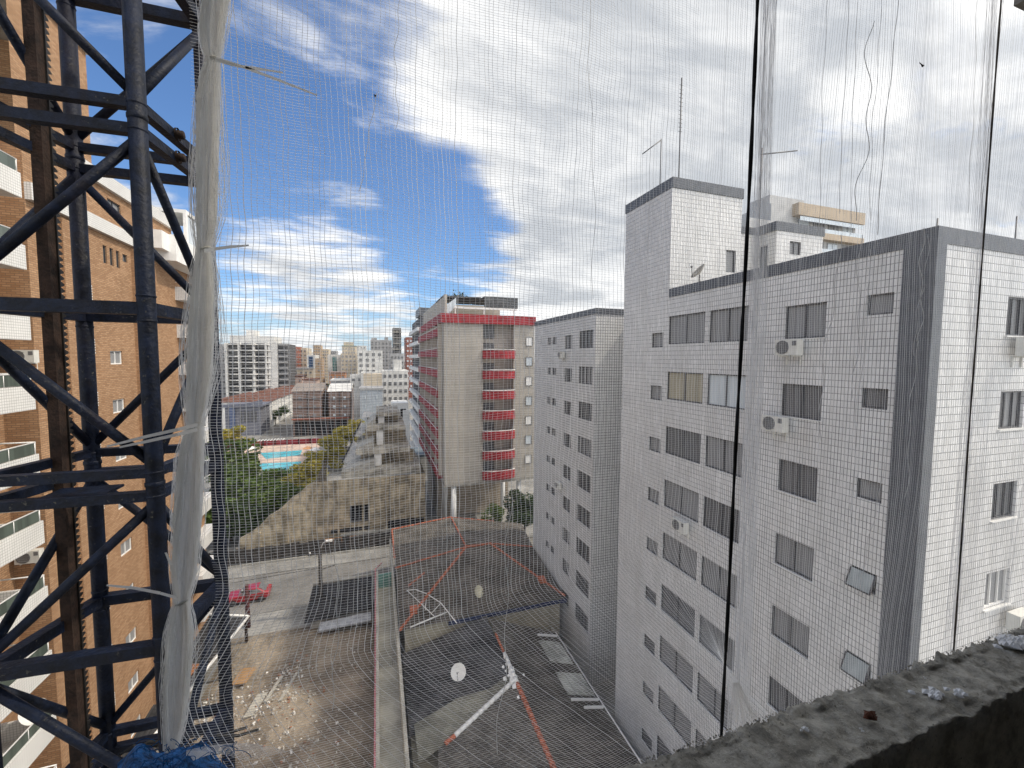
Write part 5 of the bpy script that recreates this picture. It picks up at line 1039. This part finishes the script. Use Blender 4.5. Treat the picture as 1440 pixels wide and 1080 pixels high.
# ------------------------------------------------------------------ hoist mast (left foreground)
def mast():
    t = thing('hoist_mast', (-1.24, 2.6, -3.4), 'dark blue lattice hoist mast with rack teeth in the left foreground', 'mast')
    C = {'NR': Vector((-.985, 2.306, 0)), 'FR': Vector((-.915, 2.86, 0)), 'FL': Vector((-1.505, 2.87, 0)), 'NL': Vector((-1.635, 2.33, 0))}
    z0, z1 = -3.4, 2.9
    for k, c in C.items():
        m = MB(); m.tube([c+Vector((0, 0, z0)), c+Vector((0, 0, z1))], 0.0345, 20)
        for zj in (1.05, -.59): m.tube([c+Vector((0, 0, zj-.012)), c+Vector((0, 0, zj-.008)), c+Vector((0, 0, zj+.008)), c+Vector((0, 0, zj+.012))], [.035, .0378, .0378, .035], 20, cap=False)
        m.build('leg', STEEL if k[0] == 'N' or k == 'FR' else RUST if k == 'FLx' else STEEL, t)
    faces = [('NL', 'NR'), ('NR', 'FR'), ('FR', 'FL'), ('FL', 'NL')]
    dbl = [2.69, 1.05, -.59, -2.23]; sng = [1.87, .216, -1.38, -3.05]
    for a, b_ in faces:
        for z in dbl:
            for dz in (.055, -.055):
                m = MB(); A = C[a]+Vector((0, 0, z+dz)); B = C[b_]+Vector((0, 0, z+dz)); m.bar(A, B, .044); m.build('crossbar', STEEL, t)
        for z in sng:
            m = MB(); m.bar(C[a]+Vector((0, 0, z)), C[b_]+Vector((0, 0, z)), .055); m.build('crossbar', STEEL, t)
    def diag(a, za, b_, zb, r=.021):
        A = C[a]+Vector((0, 0, za)); B = C[b_]+Vector((0, 0, zb)); m = MB(); m.tube([A.lerp(B, .03), A.lerp(B, .97)], r, 12); m.build('diagonal', STEEL, t)
    for i, d in enumerate(dbl):
        for D, Sg in (('NR', 'NL'), ('NR', 'FR'), ('FL', 'FR'), ('FL', 'NL')):
            diag(D, d-.09, Sg, sng[i]+.05)
            if i < 3: diag(Sg, sng[i]-.05, D, dbl[i+1]+.09)
    for k in C:
        for z in dbl+sng:
            for dz in (-.056, .056): m = MB(); m.lathe(C[k]+Vector((0, 0, z+dz)), (0, 0, 1), [(.0346, -.006), (.0372, -.002), (.0372, .002), (.0346, .006)], 16); m.build('weld_collar', STEEL, t)
    # flange bolts at the section joints, on the right-hand side bars
    for zj in (1.05, -.59):
        for dz in (.055, -.055):
            p = C['NR'].lerp(C['FR'], .42)+Vector((.03, 0, zj+dz)); m = MB(); m.lathe(p, (1, 0, 0), [(0, .028), (.02, .028), (.02, 0)], 6); m.lathe(p, (1, 0, 0), [(.03, .006), (.03, -.004)], 14); m.build('bolt', RUST, t)
    # rack on the left face
    ra = C['NL'].lerp(C['FL'], .62)+Vector((.03, 0, 0)); m = MB(); m.box(ra.x-.022, ra.x+.022, ra.y-.03, ra.y+.02, z0, z1); m.build('rack_post', RUST, t)
    m = MB(); z = -2.6
    while z < 2.2:
        y0 = ra.y+.0255; y1 = ra.y+.05
        i = len(m.v); x0, x1 = ra.x-.015, ra.x+.03
        m.v += [(x0, y0, z), (x1, y0, z), (x0, y1, z+.010), (x1, y1, z+.010), (x0, y1, z+.018), (x1, y1, z+.018), (x0, y0, z+.028), (x1, y0, z+.028)]
        for f in ((0, 1, 3, 2), (2, 3, 5, 4), (4, 5, 7, 6), (0, 2, 4, 6), (1, 7, 5, 3)): m.f.append(tuple(i+k for k in f)); m.m.append(0); m.sm.append(False)
        z += .031
    m.box(ra.x-.015, ra.x+.03, ra.y+.0205, ra.y+.0255, z0, z1); m.build('gear_rack', pm('greasy_rack', (0.018, 0.016, 0.015), 0.5, 0.3, 20), t)
    # floor plates at the joint frames
    m = MB(); m.box(-1.5, -1.25, 2.40, 2.62, -.672, -.660); m.build('gusset_plate', STEEL, t)
    m = MB()
    rng = random.Random(6)
    for k in range(7):
        p = Vector((-1.45+.07*k, 2.72+rng.uniform(-.1, .1), -2.28)); m.tube([p, p+Vector((.1, .0, .06)), p+Vector((.2, .05, -.02)), p+Vector((.32, 0, .03))], .008, 5)
    m.build('cable_loop', DARK, t)
mast()

# ------------------------------------------------------------------ our own storey: sill wall, lintel, room
def room():
    yo, yi, h = .688, .548, -.85
    t = thing('parapet_wall', (1.0, .6, -2.1), 'rough unfinished concrete sill wall at the lower right', 'wall')
    n, mres = 620, 48; m = MB(); rng = np.random.default_rng(3)
    from mathutils import noise as mn
    x0, x1 = -1.2, 2.7
    prof = []   # around: outer bottom, outer top ... inner top, inner bottom
    for j in range(mres+1):
        s = j/mres
        if s < .22: prof.append((yo, -2.1+(h+2.1)*(s/.22), 'o'))
        elif s > .78: prof.append((yi, h-(h+2.1)*0-(s-.78)/.22*(h*-1+2.1-.85*2+ .85*0+0) if False else h-((s-.78)/.22)*1.25, 'i'))
        else: prof.append((yo+(yi-yo)*((s-.22)/.56), h, 't'))
    for i in range(n+1):
        x = x0+(x1-x0)*i/n
        for j, (y, z, k) in enumerate(prof):
            v = Vector((x*9, y*9, z*9)); a = mn.fractal(v*1.0, 1.0, 2.0, 6); b_ = mn.fractal(v*3.1+Vector((7, 3, 1)), 1.0, 2.0, 6); e = abs(mn.noise(Vector((x*26, y*26, 3))))
            c_ = mn.noise(Vector((x*70, y*70, 5))); dz = .004*a+.0070*b_+.0026*c_ if k == 't' else 0; dy = 0
            edge = k == 't' and (y > yo-.022 or y < yi+.02)
            if edge and y > yo-.022: dz += .011*e+.006*abs(b_)+.003*c_; dy = .006*b_+.004*c_
            if edge and y < yi+.02: dz -= .014*e+.004*abs(b_); dy = .005*b_
            if k == 'o': dy = .006*b_+.004
            if k == 'i': dy = .004*a
            m.v.append((x, y+dy, z+dz))
    J = mres+1
    for i in range(n):
        for j in range(mres): a = i*J+j; m.f.append((a, a+J, a+J+1, a+1)); m.m.append(0); m.sm.append(True)
    cm = bpy.data.materials.new('rough_mortar'); cm.use_nodes = True; nt = cm.node_tree; b = nt.nodes['Principled BSDF']; pos = nt.nodes.new('ShaderNodeNewGeometry').outputs['Position']
    f1 = N(nt, 'ShaderNodeTexNoise', {'Vector': pos, 'Scale': 14.0, 'Detail': 9.0, 'Roughness': 0.7}).outputs[0]; f2 = N(nt, 'ShaderNodeTexNoise', {'Vector': pos, 'Scale': 110.0, 'Detail': 6.0, 'Roughness': 0.7}).outputs[0]; v = N(nt, 'ShaderNodeTexVoronoi', {'Vector': pos, 'Scale': 60.0}).outputs[0]
    c = mixc(nt, mrange(nt, f1, .35, .65, 0, 1), (0.25, 0.235, 0.195), (0.52, 0.49, 0.415)); c = mixc(nt, mrange(nt, f2, .55, .75, 0, .7), c, (0.66, 0.63, 0.55)); c = mixc(nt, mrange(nt, f2, .42, .28, 0, .8), c, (0.06, 0.057, 0.05))
    nt.links.new(c, b.inputs['Base Color']); b.inputs['Roughness'].default_value = .98; b.inputs['Specular IOR Level'].default_value = .15
    hh = M_(nt, 'ADD', M_(nt, 'MULTIPLY', f1, .7), M_(nt, 'MULTIPLY', f2, .5)); bb = N(nt, 'ShaderNodeBump', {'Height': hh, 'Strength': 1.0, 'Distance': .012}); nt.links.new(bb.outputs[0], b.inputs['Normal'])
    m.build('mortar_bed', cm, t)
    # crumbs of set mortar along the outer lip
    q = MB(); rr = random.Random(12)
    for _ in range(1500):
        x = rr.uniform(.1, 2.5); y = yo-abs(rr.gauss(0, .012))+.004 if rr.random() < .75 else rr.uniform(yi, yo); s = rr.uniform(.001, .0030)*(1 if y > yo-.03 else .6); c_ = Vector((x, y, h+s*.5+.002))
        i = len(q.v); q.v += [tuple(c_+Vector(d)*s*rr.uniform(.7, 1.3)) for d in ((1, 0, 0), (-1, 0, 0), (0, 1, 0), (0, -1, 0), (0, 0, 1), (0, 0, -1))]
        for fc in ((0, 2, 4), (2, 1, 4), (1, 3, 4), (3, 0, 4), (2, 0, 5), (1, 2, 5), (3, 1, 5), (0, 3, 5)): q.f.append(tuple(i+k for k in fc)); q.m.append(0); q.sm.append(False)
    struct(q.build('mortar_crumb', cm, t), 'stuff')
    # plaster flakes and a rusty stone on the sill
    def flake(px, py, n_, sp, label, mat, sx=.008, grp='white plaster flakes on the sill'):
        p = onZ(px, py, h+.006); q = MB(); r2 = random.Random(px)
        for _ in range(n_):
            c_ = p+Vector((r2.gauss(0, sp), r2.gauss(0, sp*.5), r2.uniform(.002, .009))); s = sx*r2.uniform(.7, 1.6); i = len(q.v)
            q.v += [tuple(c_+Vector((d[0]*r2.uniform(.6, 1.5), d[1]*r2.uniform(.4, 1), d[2]*.5))*s) for d in ((1, 0, 0), (-1, 0, 0), (0, 1, 0), (0, -1, 0), (0, 0, 1), (0, 0, -1))]
            for fc in ((0, 2, 4), (2, 1, 4), (1, 3, 4), (3, 0, 4), (2, 0, 5), (1, 2, 5), (3, 1, 5), (0, 3, 5)): q.f.append(tuple(i+k for k in fc)); q.m.append(0); q.sm.append(False)
        tag(q.build('plaster_flake' if grp else 'rusty_stone', mat, origin=p), label, 'debris', grp)
    FL = pm('plaster_white', (0.74, 0.74, 0.73), 0.8, 0.08, 30)
    flake(1132, 1026, 5, .006, 'small white plaster flake nearest the black rope on the sill', FL, .006); flake(1280, 974, 4, .004, 'small white plaster flake left of the long flake group', FL, .006)
    flake(1318, 978, 26, .014, 'long cluster of white plaster flakes in the middle of the sill', FL, .008); flake(1350, 978, 12, .008, 'smaller white cluster right beside the long flake cluster', FL, .007); flake(1300, 955, 2, .003, 'tiny white flake near the outer lip of the sill', FL, .004); flake(1212, 1030, 3, .003, 'tiny white flake just left of the sill inner edge', FL, .004)
    flake(1425, 905, 60, .022, 'crumpled white plaster heap at the right end of the sill', FL, .014)
    flake(1223, 1010, 10, .006, 'rust brown stone set in the sill mortar', pm('rust_stone', (0.10, 0.035, 0.018), 0.9, 0.3, 60), .009, None)
    w = MB(); w.box(-1.2, 2.7, yi+.012, yo-.02, -2.09, h-.03); w.build('wall_core', CONC, t)
    # surrounding storey shell of the building under construction
    s = thing('unfinished_storey', (.7, -1.5, -2.3), 'dark concrete shell of the unfinished storey round the window opening', 'building')
    w = MB(); w.box(-1.5, 3.0, -4, .68, -2.3, -2.1); w.box(-1.5, 3.0, -4, .32, 2.0, 2.2); w.box(-1.5, 3.0, -4.2, -4.0, -2.1, 2.0); w.box(-1.7, -1.5, -4.2, .4, -2.3, 2.2); w.box(3.0, 3.2, -4.2, .68, -2.3, 2.2)
    w.build('wall', CONC, s)
    w = MB(); e = onY(1424, 8, .66); w.box(e.x+.004, e.x+.5, yi, .66, e.z, 2.199); w.box(e.x+.2, e.x+.5, .321, yi-.001, 2.0, 2.199); w.build('hanging_stub', CONC, s)
room()

# ------------------------------------------------------------------ safety net, gathered edge, ropes
YN = .80
NETM = netmat('net_white', (0.92, 0.92, 0.91), 0.68)
def ss(a, b_, x): t = np.clip((x-a)/(b_-a), 0, 1); return t*t*(3-2*t)
def surf(s, t):
    """cloth point for nominal across-position s (metres along the facade) and height t"""
    s = np.asarray(s, float); t = np.asarray(t, float)
    wl = 1-ss(.35, 1.1, s)
    dx = .0024*np.sin(9*t+4*s)+.0016*np.sin(23*t+11*s)+.0011*np.sin(61*t+29*s+1.0)
    dx = dx*(.35+.65*wl)
    # tie points pull the mesh to the gathered edge
    for zt in (.432, .155, -.10, -.34):
        dx -= .007*np.exp(-((t-zt)/.045)**2)*np.exp(-np.maximum(s+.28, 0)/.10)
    tb = -.57+.19*np.clip(s+.15, 0, .8)         # below this line the cloth is dragged sideways
    d = np.maximum(tb-t, 0); drag = (d**2/(d+.06))*1.1*(1-ss(.45, .9, s))
    dy = .012*np.sin(7*s+2.0*t)+.006*np.sin(19*s-3*t)+.004*np.sin(5*t)
    left = ss(.02, -.22, s) if False else 1-ss(-.22, .02, s)
    dxl = -np.maximum(-.42-t, 0)*.55*left
    return s+dx+drag+dxl, YN+dy+.02*left, t+.002*np.sin(31*s+3*t)
def strands(polys, rad, nside, tw=None):
    V, F = [], []; base = 0
    for si, (pts, r) in enumerate(zip(polys, rad)):
        n = len(pts); tan = np.gradient(pts, axis=0); tan /= np.linalg.norm(tan, axis=1, keepdims=True)
        ref = np.array([0., 1, 0]); x = np.cross(tan, ref); x /= np.linalg.norm(x, axis=1, keepdims=True)+1e-9; y = np.cross(tan, x)
        if nside == 1:
            rr = np.asarray(r)[..., None] if np.ndim(r) else r; q_ = tw[si] if tw is not None else .35; sd = x*math.cos(q_)-np.array([0., 1, 0])*math.sin(q_)*np.sign(x[:, :1]+1e-9); sd /= np.linalg.norm(sd, axis=1, keepdims=True)
            V.append(np.stack([pts-sd*rr, pts+sd*rr], 1).reshape(-1, 3)); i = np.arange(n-1)*2
            F.append(np.stack([i, i+1, i+3, i+2], -1)+base); base += 2*n; continue
        an = 2*np.pi*np.arange(nside)/nside
        ring = pts[:, None, :]+r*(np.cos(an)[None, :, None]*x[:, None, :]+np.sin(an)[None, :, None]*y[:, None, :])
        V.append(ring.reshape(-1, 3)); i = np.arange(n-1)[:, None]*nside; k = np.arange(nside)[None, :]; k2 = (k+1) % nside
        F.append((np.stack([i+k, i+k2, i+nside+k2, i+nside+k], -1).reshape(-1, 4))+base); base += n*nside
    return np.concatenate(V), np.concatenate(F)
def strand_obj(name, polys, rad, mat, parent, nside=3, tw=None):
    V, F = strands(polys, rad, nside, tw); off = np.array(org(parent)) if parent else np.zeros(3)
    me = bpy.data.meshes.new(name); me.vertices.add(len(V)); me.vertices.foreach_set('co', (V-off).astype(np.float32).ravel())
    me.loops.add(F.size); me.loops.foreach_set('vertex_index', F.ravel().astype(np.int32)); me.polygons.add(len(F)); me.polygons.foreach_set('loop_start', np.arange(0, F.size, 4, dtype=np.int32))
    me.polygons.foreach_set('use_smooth', np.ones(len(F), bool)); me.update(calc_edges=True); me.materials.append(mat)
    o = bpy.data.objects.new(name, me); COL.objects.link(o); ORI[o.name] = Vector(off)
    if parent: o.parent = parent
    return o
def net():
    rng = np.random.default_rng(5)
    T = thing('safety_net', (0, YN, -1.3), 'fine white construction safety net hanging across the whole view', 'net')
    zs = np.linspace(-1.25, 1.35, 150); polys, rad = [], []
    s = -.272
    while s < 2.45:
        clump = 1.0 if s < .5 else rng.choice([.6, .85, 1.0, 1.15], p=[.15, .25, .4, .2])
        s += .0093*clump*rng.uniform(.72, 1.28)
        so = s + (.0025*np.sin(zs*2.2+s*25)*ss(.5, 1.0, s))
        X, Y, Z = surf(so, zs); polys.append(np.stack([X, Y, Z], 1)); rad.append((.00040-.00012*float(ss(.1, .7, s)))*rng.choice([.7, 1, 1, 1.1, 1.6], p=[.2, .3, .25, .15, .1]))
    strand_obj('vertical_strand', polys, rad, NETM, T, 1, [rng.uniform(-.2, .4) if p[0, 0] < .45 else rng.uniform(.4, .9) for p in polys])
    polys, rad = [], []; sx = np.concatenate([np.linspace(-.272, .7, 130), np.linspace(.71, 2.45, 70)]); t = -1.2
    while t < 1.32:
        t += .0050*rng.uniform(.93, 1.07); tt = t+.0006*np.sin(sx*70+t*200)
        X, Y, Z = surf(sx, tt); polys.append(np.stack([X, Y, Z], 1)); rad.append(.00025-.00015*ss(.15, .8, sx))
    strand_obj('horizontal_strand', polys, rad, NETM, T, 1)
    # slack pulled threads and creases over the right half
    polys, rad = [], []
    for px0, px1, y0, y1, wob, r in ((1163, 1150, 0, 330, 2, .0007), (1193, 1180, 0, 300, 1.5, .0008), (1205, 1195, 0, 330, 1.5, .0007), (1262, 1232, 0, 330, 2, .0011), (1229, 1205, 30, 310, 9, .0012), (1238, 1222, 0, 310, 3, .0007), (1410, 1378, 0, 320, 2, .0008), (1375, 1362, 0, 300, 2, .0007), (1180, 1150, 330, 620, 6, .0011), (1212, 1200, 330, 560, 5, .0010), (1222, 1195, 350, 760, 4, .0008), (1300, 1292, 320, 480, 5, .0012), (1306, 1285, 330, 500, 4, .0008), (1290, 1272, 480, 700, 4, .0008), (1245, 1210, 640, 830, 3, .0008), (720, 700, 700, 1060, 6, .0008), (475, 470, 760, 1000, 5, .0008), (560, 556, 0, 180, 4, .0007), (830, 835, 0, 420, 4, .0006), (530, 505, 130, 270, 2, .0007)):
        n = 40; pts = []; ph = rng.uniform(0, 6)
        for i in range(n):
            u = i/(n-1); p = onY(px0+(px1-px0)*u+wob*math.sin(7*u+ph)*.6+wob*.5*math.sin(19*u+ph*2), y0+(y1-y0)*u, YN-.012); pts.append(tuple(p))
        strand_obj('slack_thread', [np.array(pts)], [r*.75], NETM, T, 5)
    # gathered vertical folds
    def fold(top, mid, bot, w0, w1, n, r=.00042):
        polys, rad = [], []
        for k in range(n):
            u = rng.uniform(-1, 1); ph = rng.uniform(0, 6.28, 3); pts = []
            for i in range(60):
                v = i/59; a = top if v < .5 else mid; b_ = mid if v < .5 else bot; w = (v*2) % 1 if v < 1 else 1; x = a[0]+(b_[0]-a[0])*w; y = a[1]+(b_[1]-a[1])*w; ww = w0+(w1-w0)*v
                p = onY(x+u*ww*.5+1.5*math.sin(9*v+ph[0])+.8*math.sin(27*v+ph[1]), y, YN-.02+.012*math.sin(u*3+ph[2])); pts.append(tuple(p))
            polys.append(np.array(pts)); rad.append(r)
        return polys, rad
    pa, ra = fold((1083, -10), (1062, 520), (1040, 1015), 22, 26, 60, .00026); pb, rb = fold((1395, -10), (1368, 480), (1335, 930), 18, 20, 34, .00026)
    strand_obj('vertical_fold', pa, ra, NETM, T, 1); strand_obj('vertical_fold', pb, rb, NETM, T, 1)
    # flare where the fold is trodden down behind the sill
    polys, rad = [], []
    for k in range(70):
        u = rng.uniform(-1, 1); pts = []
        for i in range(14):
            v = i/13; p = onY(1036+u*5+ (u*24+14)*v**1.3, 960+62*v+6*math.sin(5*v+k)*v, YN-.03-.07*v); pts.append(tuple(p))
        polys.append(np.array(pts)); rad.append(.0003)
    strand_obj('flared_hem', polys, rad, NETM, T, 1)
    # specks caught in the mesh
    for i, (px, py, a, b_) in enumerate(((1293, 88, 5, 5), (526, 133, 2, 2))):
        p = onY(px, py, YN-.01); m = MB(); q = onY(px+a, py+b_, YN-.01); m.tube([p, p.lerp(q, .6), q], [.001, .0012, .003], 6)
        tag(m.build('caught_twig', RUST, origin=p), ('small dark twig caught in the net against the cloud at upper right', 'tiny dark speck caught in the net against the sky at upper left')[i], 'twig', 'bits caught in the net')
    # gathered edge: a rope of bunched net tied at intervals
    prof = [(308, -30, 17), (299, 40, 16), (299, 72, 12), (300, 84, 8), (298, 98, 12), (294, 140, 15), (292, 230, 15.5), (291, 310, 14), (289, 338, 10), (288, 350, 7.5), (288, 362, 10), (287, 390, 14.5), (284, 460, 17.5), (281, 530, 16), (277, 575, 12), (274, 597, 8), (272, 615, 12), (268, 645, 17), (264, 720, 18.5), (261, 795, 17), (257, 830, 12), (256, 846, 8.5), (255, 862, 13), (253, 895, 18.5), (248, 960, 17.5), (246, 1010, 14), (240, 1052, 9)]
    pz = np.array(prof, float); yy = np.linspace(-30, 1052, 180); cx = np.interp(yy, pz[:, 1], pz[:, 0]); hw = np.interp(yy, pz[:, 1], pz[:, 2])*.86
    m = MB(); NS = 72; ph = rng.uniform(0, 6.28, 6); a0, a1 = -math.pi*1.08, math.pi*.08; lines = [[] for _ in range(NS+1)]
    for i in range(len(yy)):
        c = onY(cx[i], yy[i], YN-.005); e = onY(cx[i]+hw[i], yy[i], YN-.005); R0 = (e-c).length; pinch = hw[i]/17
        for j in range(NS+1):
            a = a0+(a1-a0)*j/NS; f = 1+.11*math.sin(9*a+ph[0]+yy[i]*.005)+.09*math.sin(17*a+ph[1]-yy[i]*.008)+.07*math.sin(31*a+ph[2]+yy[i]*.013)+.03*math.sin(47*a+yy[i]*.03)
            v = (c.x+R0*f*math.cos(a), c.y+R0*f*.8*math.sin(a), c.z+.002*math.sin(3*a+yy[i]*.1)); m.v.append(v); lines[j].append((c.x+R0*f*1.02*math.cos(a), c.y+(R0*f*.8+.0012)*math.sin(a), v[2]))
    for i in range(len(yy)-1):
        for j in range(NS): q = i*(NS+1)+j; m.f.append((q, q+1, q+NS+2, q+NS+1)); m.m.append(0); m.sm.append(True)
    bm = bpy.data.materials.new('bunched_net'); bm.use_nodes = True; nt = bm.node_tree; b = nt.nodes['Principled BSDF']; pos = nt.nodes.new('ShaderNodeNewGeometry').outputs['Position']
    mp = N(nt, 'ShaderNodeMapping', {0: pos, 3: (1.0, 1.0, .09)}); f1 = N(nt, 'ShaderNodeTexNoise', {'Vector': mp.outputs[0], 'Scale': 260.0, 'Detail': 6.0, 'Roughness': .7}).outputs[0]; f2 = N(nt, 'ShaderNodeTexNoise', {'Vector': pos, 'Scale': 500.0, 'Detail': 3.0}).outputs[0]
    c = mixc(nt, mrange(nt, f1, .35, .65, 0, 1), (0.78, 0.78, 0.75), (0.97, 0.97, 0.95)); nt.links.new(c, b.inputs['Base Color']); b.inputs['Roughness'].default_value = .85
    tl = N(nt, 'ShaderNodeBsdfTranslucent', {0: c}); mx = N(nt, 'ShaderNodeMixShader', {0: 0.78}); nt.links.new(b.outputs[0], mx.inputs[1]); nt.links.new(tl.outputs[0], mx.inputs[2]); nt.links.new(mx.outputs[0], nt.nodes['Material Output'].inputs[0])
    bb = N(nt, 'ShaderNodeBump', {'Height': M_(nt, 'ADD', f1, M_(nt, 'MULTIPLY', f2, .5)), 'Strength': .9, 'Distance': .004}); nt.links.new(bb.outputs[0], b.inputs['Normal'])
    m.build('gathered_edge', bm, T)
    strand_obj('bunched_weft', [np.array([l[i] for l in lines]) for i in range(0, len(yy), 1)], [.00035]*len(yy), NETM, T, 1)
    strand_obj('bunched_strand', [np.array(l) for l in lines[::2]], [.0005]*len(lines[::2]), NETM, T, 1)
    # loose meshes bulging round the gathered edge
    polys, rad = [], []
    for k in range(46):
        side = -1 if k % 3 else 1; u = rng.uniform(.8, 1.5); pts = []; ph = rng.uniform(0, 6)
        for i in range(0, 180, 2):
            x = cx[i]+side*hw[i]*(u+.25*math.sin(yy[i]*.03+ph)) + side*(7*math.exp(-((yy[i]-270)/90)**2)+9*math.exp(-((yy[i]-500)/80)**2))*(u-.8)*1.6
            pts.append(tuple(onY(x, yy[i], YN-.01+.01*math.sin(ph+yy[i]*.02))))
        polys.append(np.array(pts)); rad.append(.0004)
    for k in range(170):
        y = rng.uniform(-10, 1000); i = int(np.clip((y+30)/1082*179, 0, 179)); side = -1 if rng.random() < .7 else 1; ext = (7*math.exp(-((y-270)/90)**2)+9*math.exp(-((y-500)/80)**2)); pts = []
        for q in range(7): v = q/6; pts.append(tuple(onY(cx[i]+side*(hw[i]*.9+v*(hw[i]*.4+ext)), y+3*math.sin(v*3+k), YN-.012)))
        polys.append(np.array(pts)); rad.append(.0003)
    strand_obj('loose_mesh', polys, rad, NETM, T, 1)
    # plastic ties round the gathered edge
    PL = netmat('tie_plastic', (0.85, 0.85, 0.82), 0.55)
    def tie(y, tails):
        m = MB(); i = int((y+30)/1082*179); c = onY(cx[i], y, YN-.005); R0 = (onY(cx[i]+hw[i], y, YN-.005)-c).length*1.05
        ring = [(c.x+R0*math.cos(a), c.y+R0*.85*math.sin(a), c.z+.003*math.cos(a)) for a in np.linspace(0, 2*math.pi, 25)]
        m.tube(ring, .0018, 5, cap=False)
        o_ = m.build('cable_tie', PL, T)
        for tl in tails:
            m = MB(); P4 = [onY(px, py, YN-.03-dz) for px, py, dz in tl]; W4 = [.0026, .0024, .0022, .0013]
            for q in range(len(P4)-1):
                n_ = (P4[q+1]-P4[q]).normalized().cross(Vector((0, 1, 0))).normalized(); m.quad(P4[q]-n_*W4[q], P4[q+1]-n_*W4[q+1], P4[q+1]+n_*W4[q+1], P4[q]+n_*W4[q])
            m.build('tie_tail', PL, o_)
    tie(84, [((303, 82, .01), (345, 95, .02), (390, 112, .02), (446, 134, .03)), ((303, 84, .01), (330, 92, .02), (365, 97, .02), (398, 102, .02))])
    tie(350, [((287, 353, .01), (302, 350, .02), (325, 347, .02), (350, 345, .02))]); tie(597, [((278, 597, .01), (250, 604, .03), (205, 614, .04), (150, 628, .05)), ((278, 604, .01), (250, 611, .03), (210, 620, .04), (168, 629, .05))])
    tie(846, [((250, 841, .01), (225, 834, .03), (190, 827, .04), (150, 823, .05)), ((252, 845, .01), (246, 812, .02), (241, 795, .02), (233, 777, .03))])
net()
def ropes():
    for pts, r, mat, lab in (([(1066, -15), (1057, 200), (1046, 420), (1034, 640), (1024, 850), (1014, 1040)], .0042, pm('black_rope', (0.012, 0.012, 0.013), 0.8, 0.3, 80), 'taut black rope hanging in front of the white building'), ([(1409, -15), (1396, 160), (1380, 380), (1366, 560), (1352, 760), (1340, 930)], .0024, pm('brown_rope', (0.11, 0.095, 0.08), 0.85, 0.3, 80), 'thinner brown rope hanging near the right edge of the picture')):
        P3 = [onY(*p, YN-.035) for p in pts]; dense = []
        for a, b_ in zip(P3[:-1], P3[1:]):
            for k in range(40): dense.append(a.lerp(b_, k/40))
        m = MB()
        for ph in (0, math.pi): m.tube([p+Vector((math.cos(i*.13+ph), math.sin(i*.13+ph)*.6, 0))*r*.42 for i, p in enumerate(dense)], r*.74, 8)
        tag(m.build('rope', mat, origin=dense[-1]), lab, 'rope', 'ropes hanging outside the opening')
    BL = netmat('blue_net', (0.03, 0.17, 0.42), .5); rng = np.random.default_rng(21)
    t = thing('blue_net_heap', onY(250, 1060, YN), 'crumpled heap of blue netting at the foot of the gathered net', 'net')
    m = MB(); NR, NA = 16, 40
    for i in range(NR+1):
        for j in range(NA+1):
            u = j/NA; v = i/NR; px = 165+165*u; yt = 1074-26*math.sin(math.pi*min(1, u*1.05))**.7-8*math.sin(11*u); p = onY(px, yt+v*55+4*math.sin(23*u+9*v), YN+.02-.09*math.sin(v*1.5)+.01*math.sin(17*u+5*v)); m.v.append(tuple(p))
    for i in range(NR):
        for j in range(NA): a = i*(NA+1)+j; m.f.append((a, a+1, a+NA+2, a+NA+1)); m.m.append(0); m.sm.append(True)
    m.build('folded_body', pm('blue_net_body', (0.02, 0.13, 0.36), .8, .5, 60, bump=.8, bs=200), t)
    polys, rad = [], []
    for k in range(50):
        x, y = rng.uniform(190, 330), rng.uniform(1038, 1085); a = rng.uniform(0, 6.28); L = rng.uniform(10, 34); pts = []; ph = rng.uniform(0, 6)
        for i in range(9): v = i/8; pts.append(tuple(onY(x+L*v*math.cos(a)+3*math.sin(5*v+ph), y+L*.35*v*math.sin(a)-6*math.sin(math.pi*v), YN-.06+.02*math.sin(ph))))
        polys.append(np.array(pts)); rad.append(.00055)
    strand_obj('loose_strand', polys, rad, BL, t, 4)
    polys, rad = [], []
    for k in range(14):
        pts = []
        for i in range(20): v = i/19; pts.append(tuple(onY(262+v*(80+5*k), 1074-1.4*k-14*math.sin(math.pi*v*.9)+v*(k*.5), YN-.03)))
        polys.append(np.array(pts)); rad.append(.0005)
    strand_obj('white_strand', polys, rad, NETM, t, 1)
ropes()
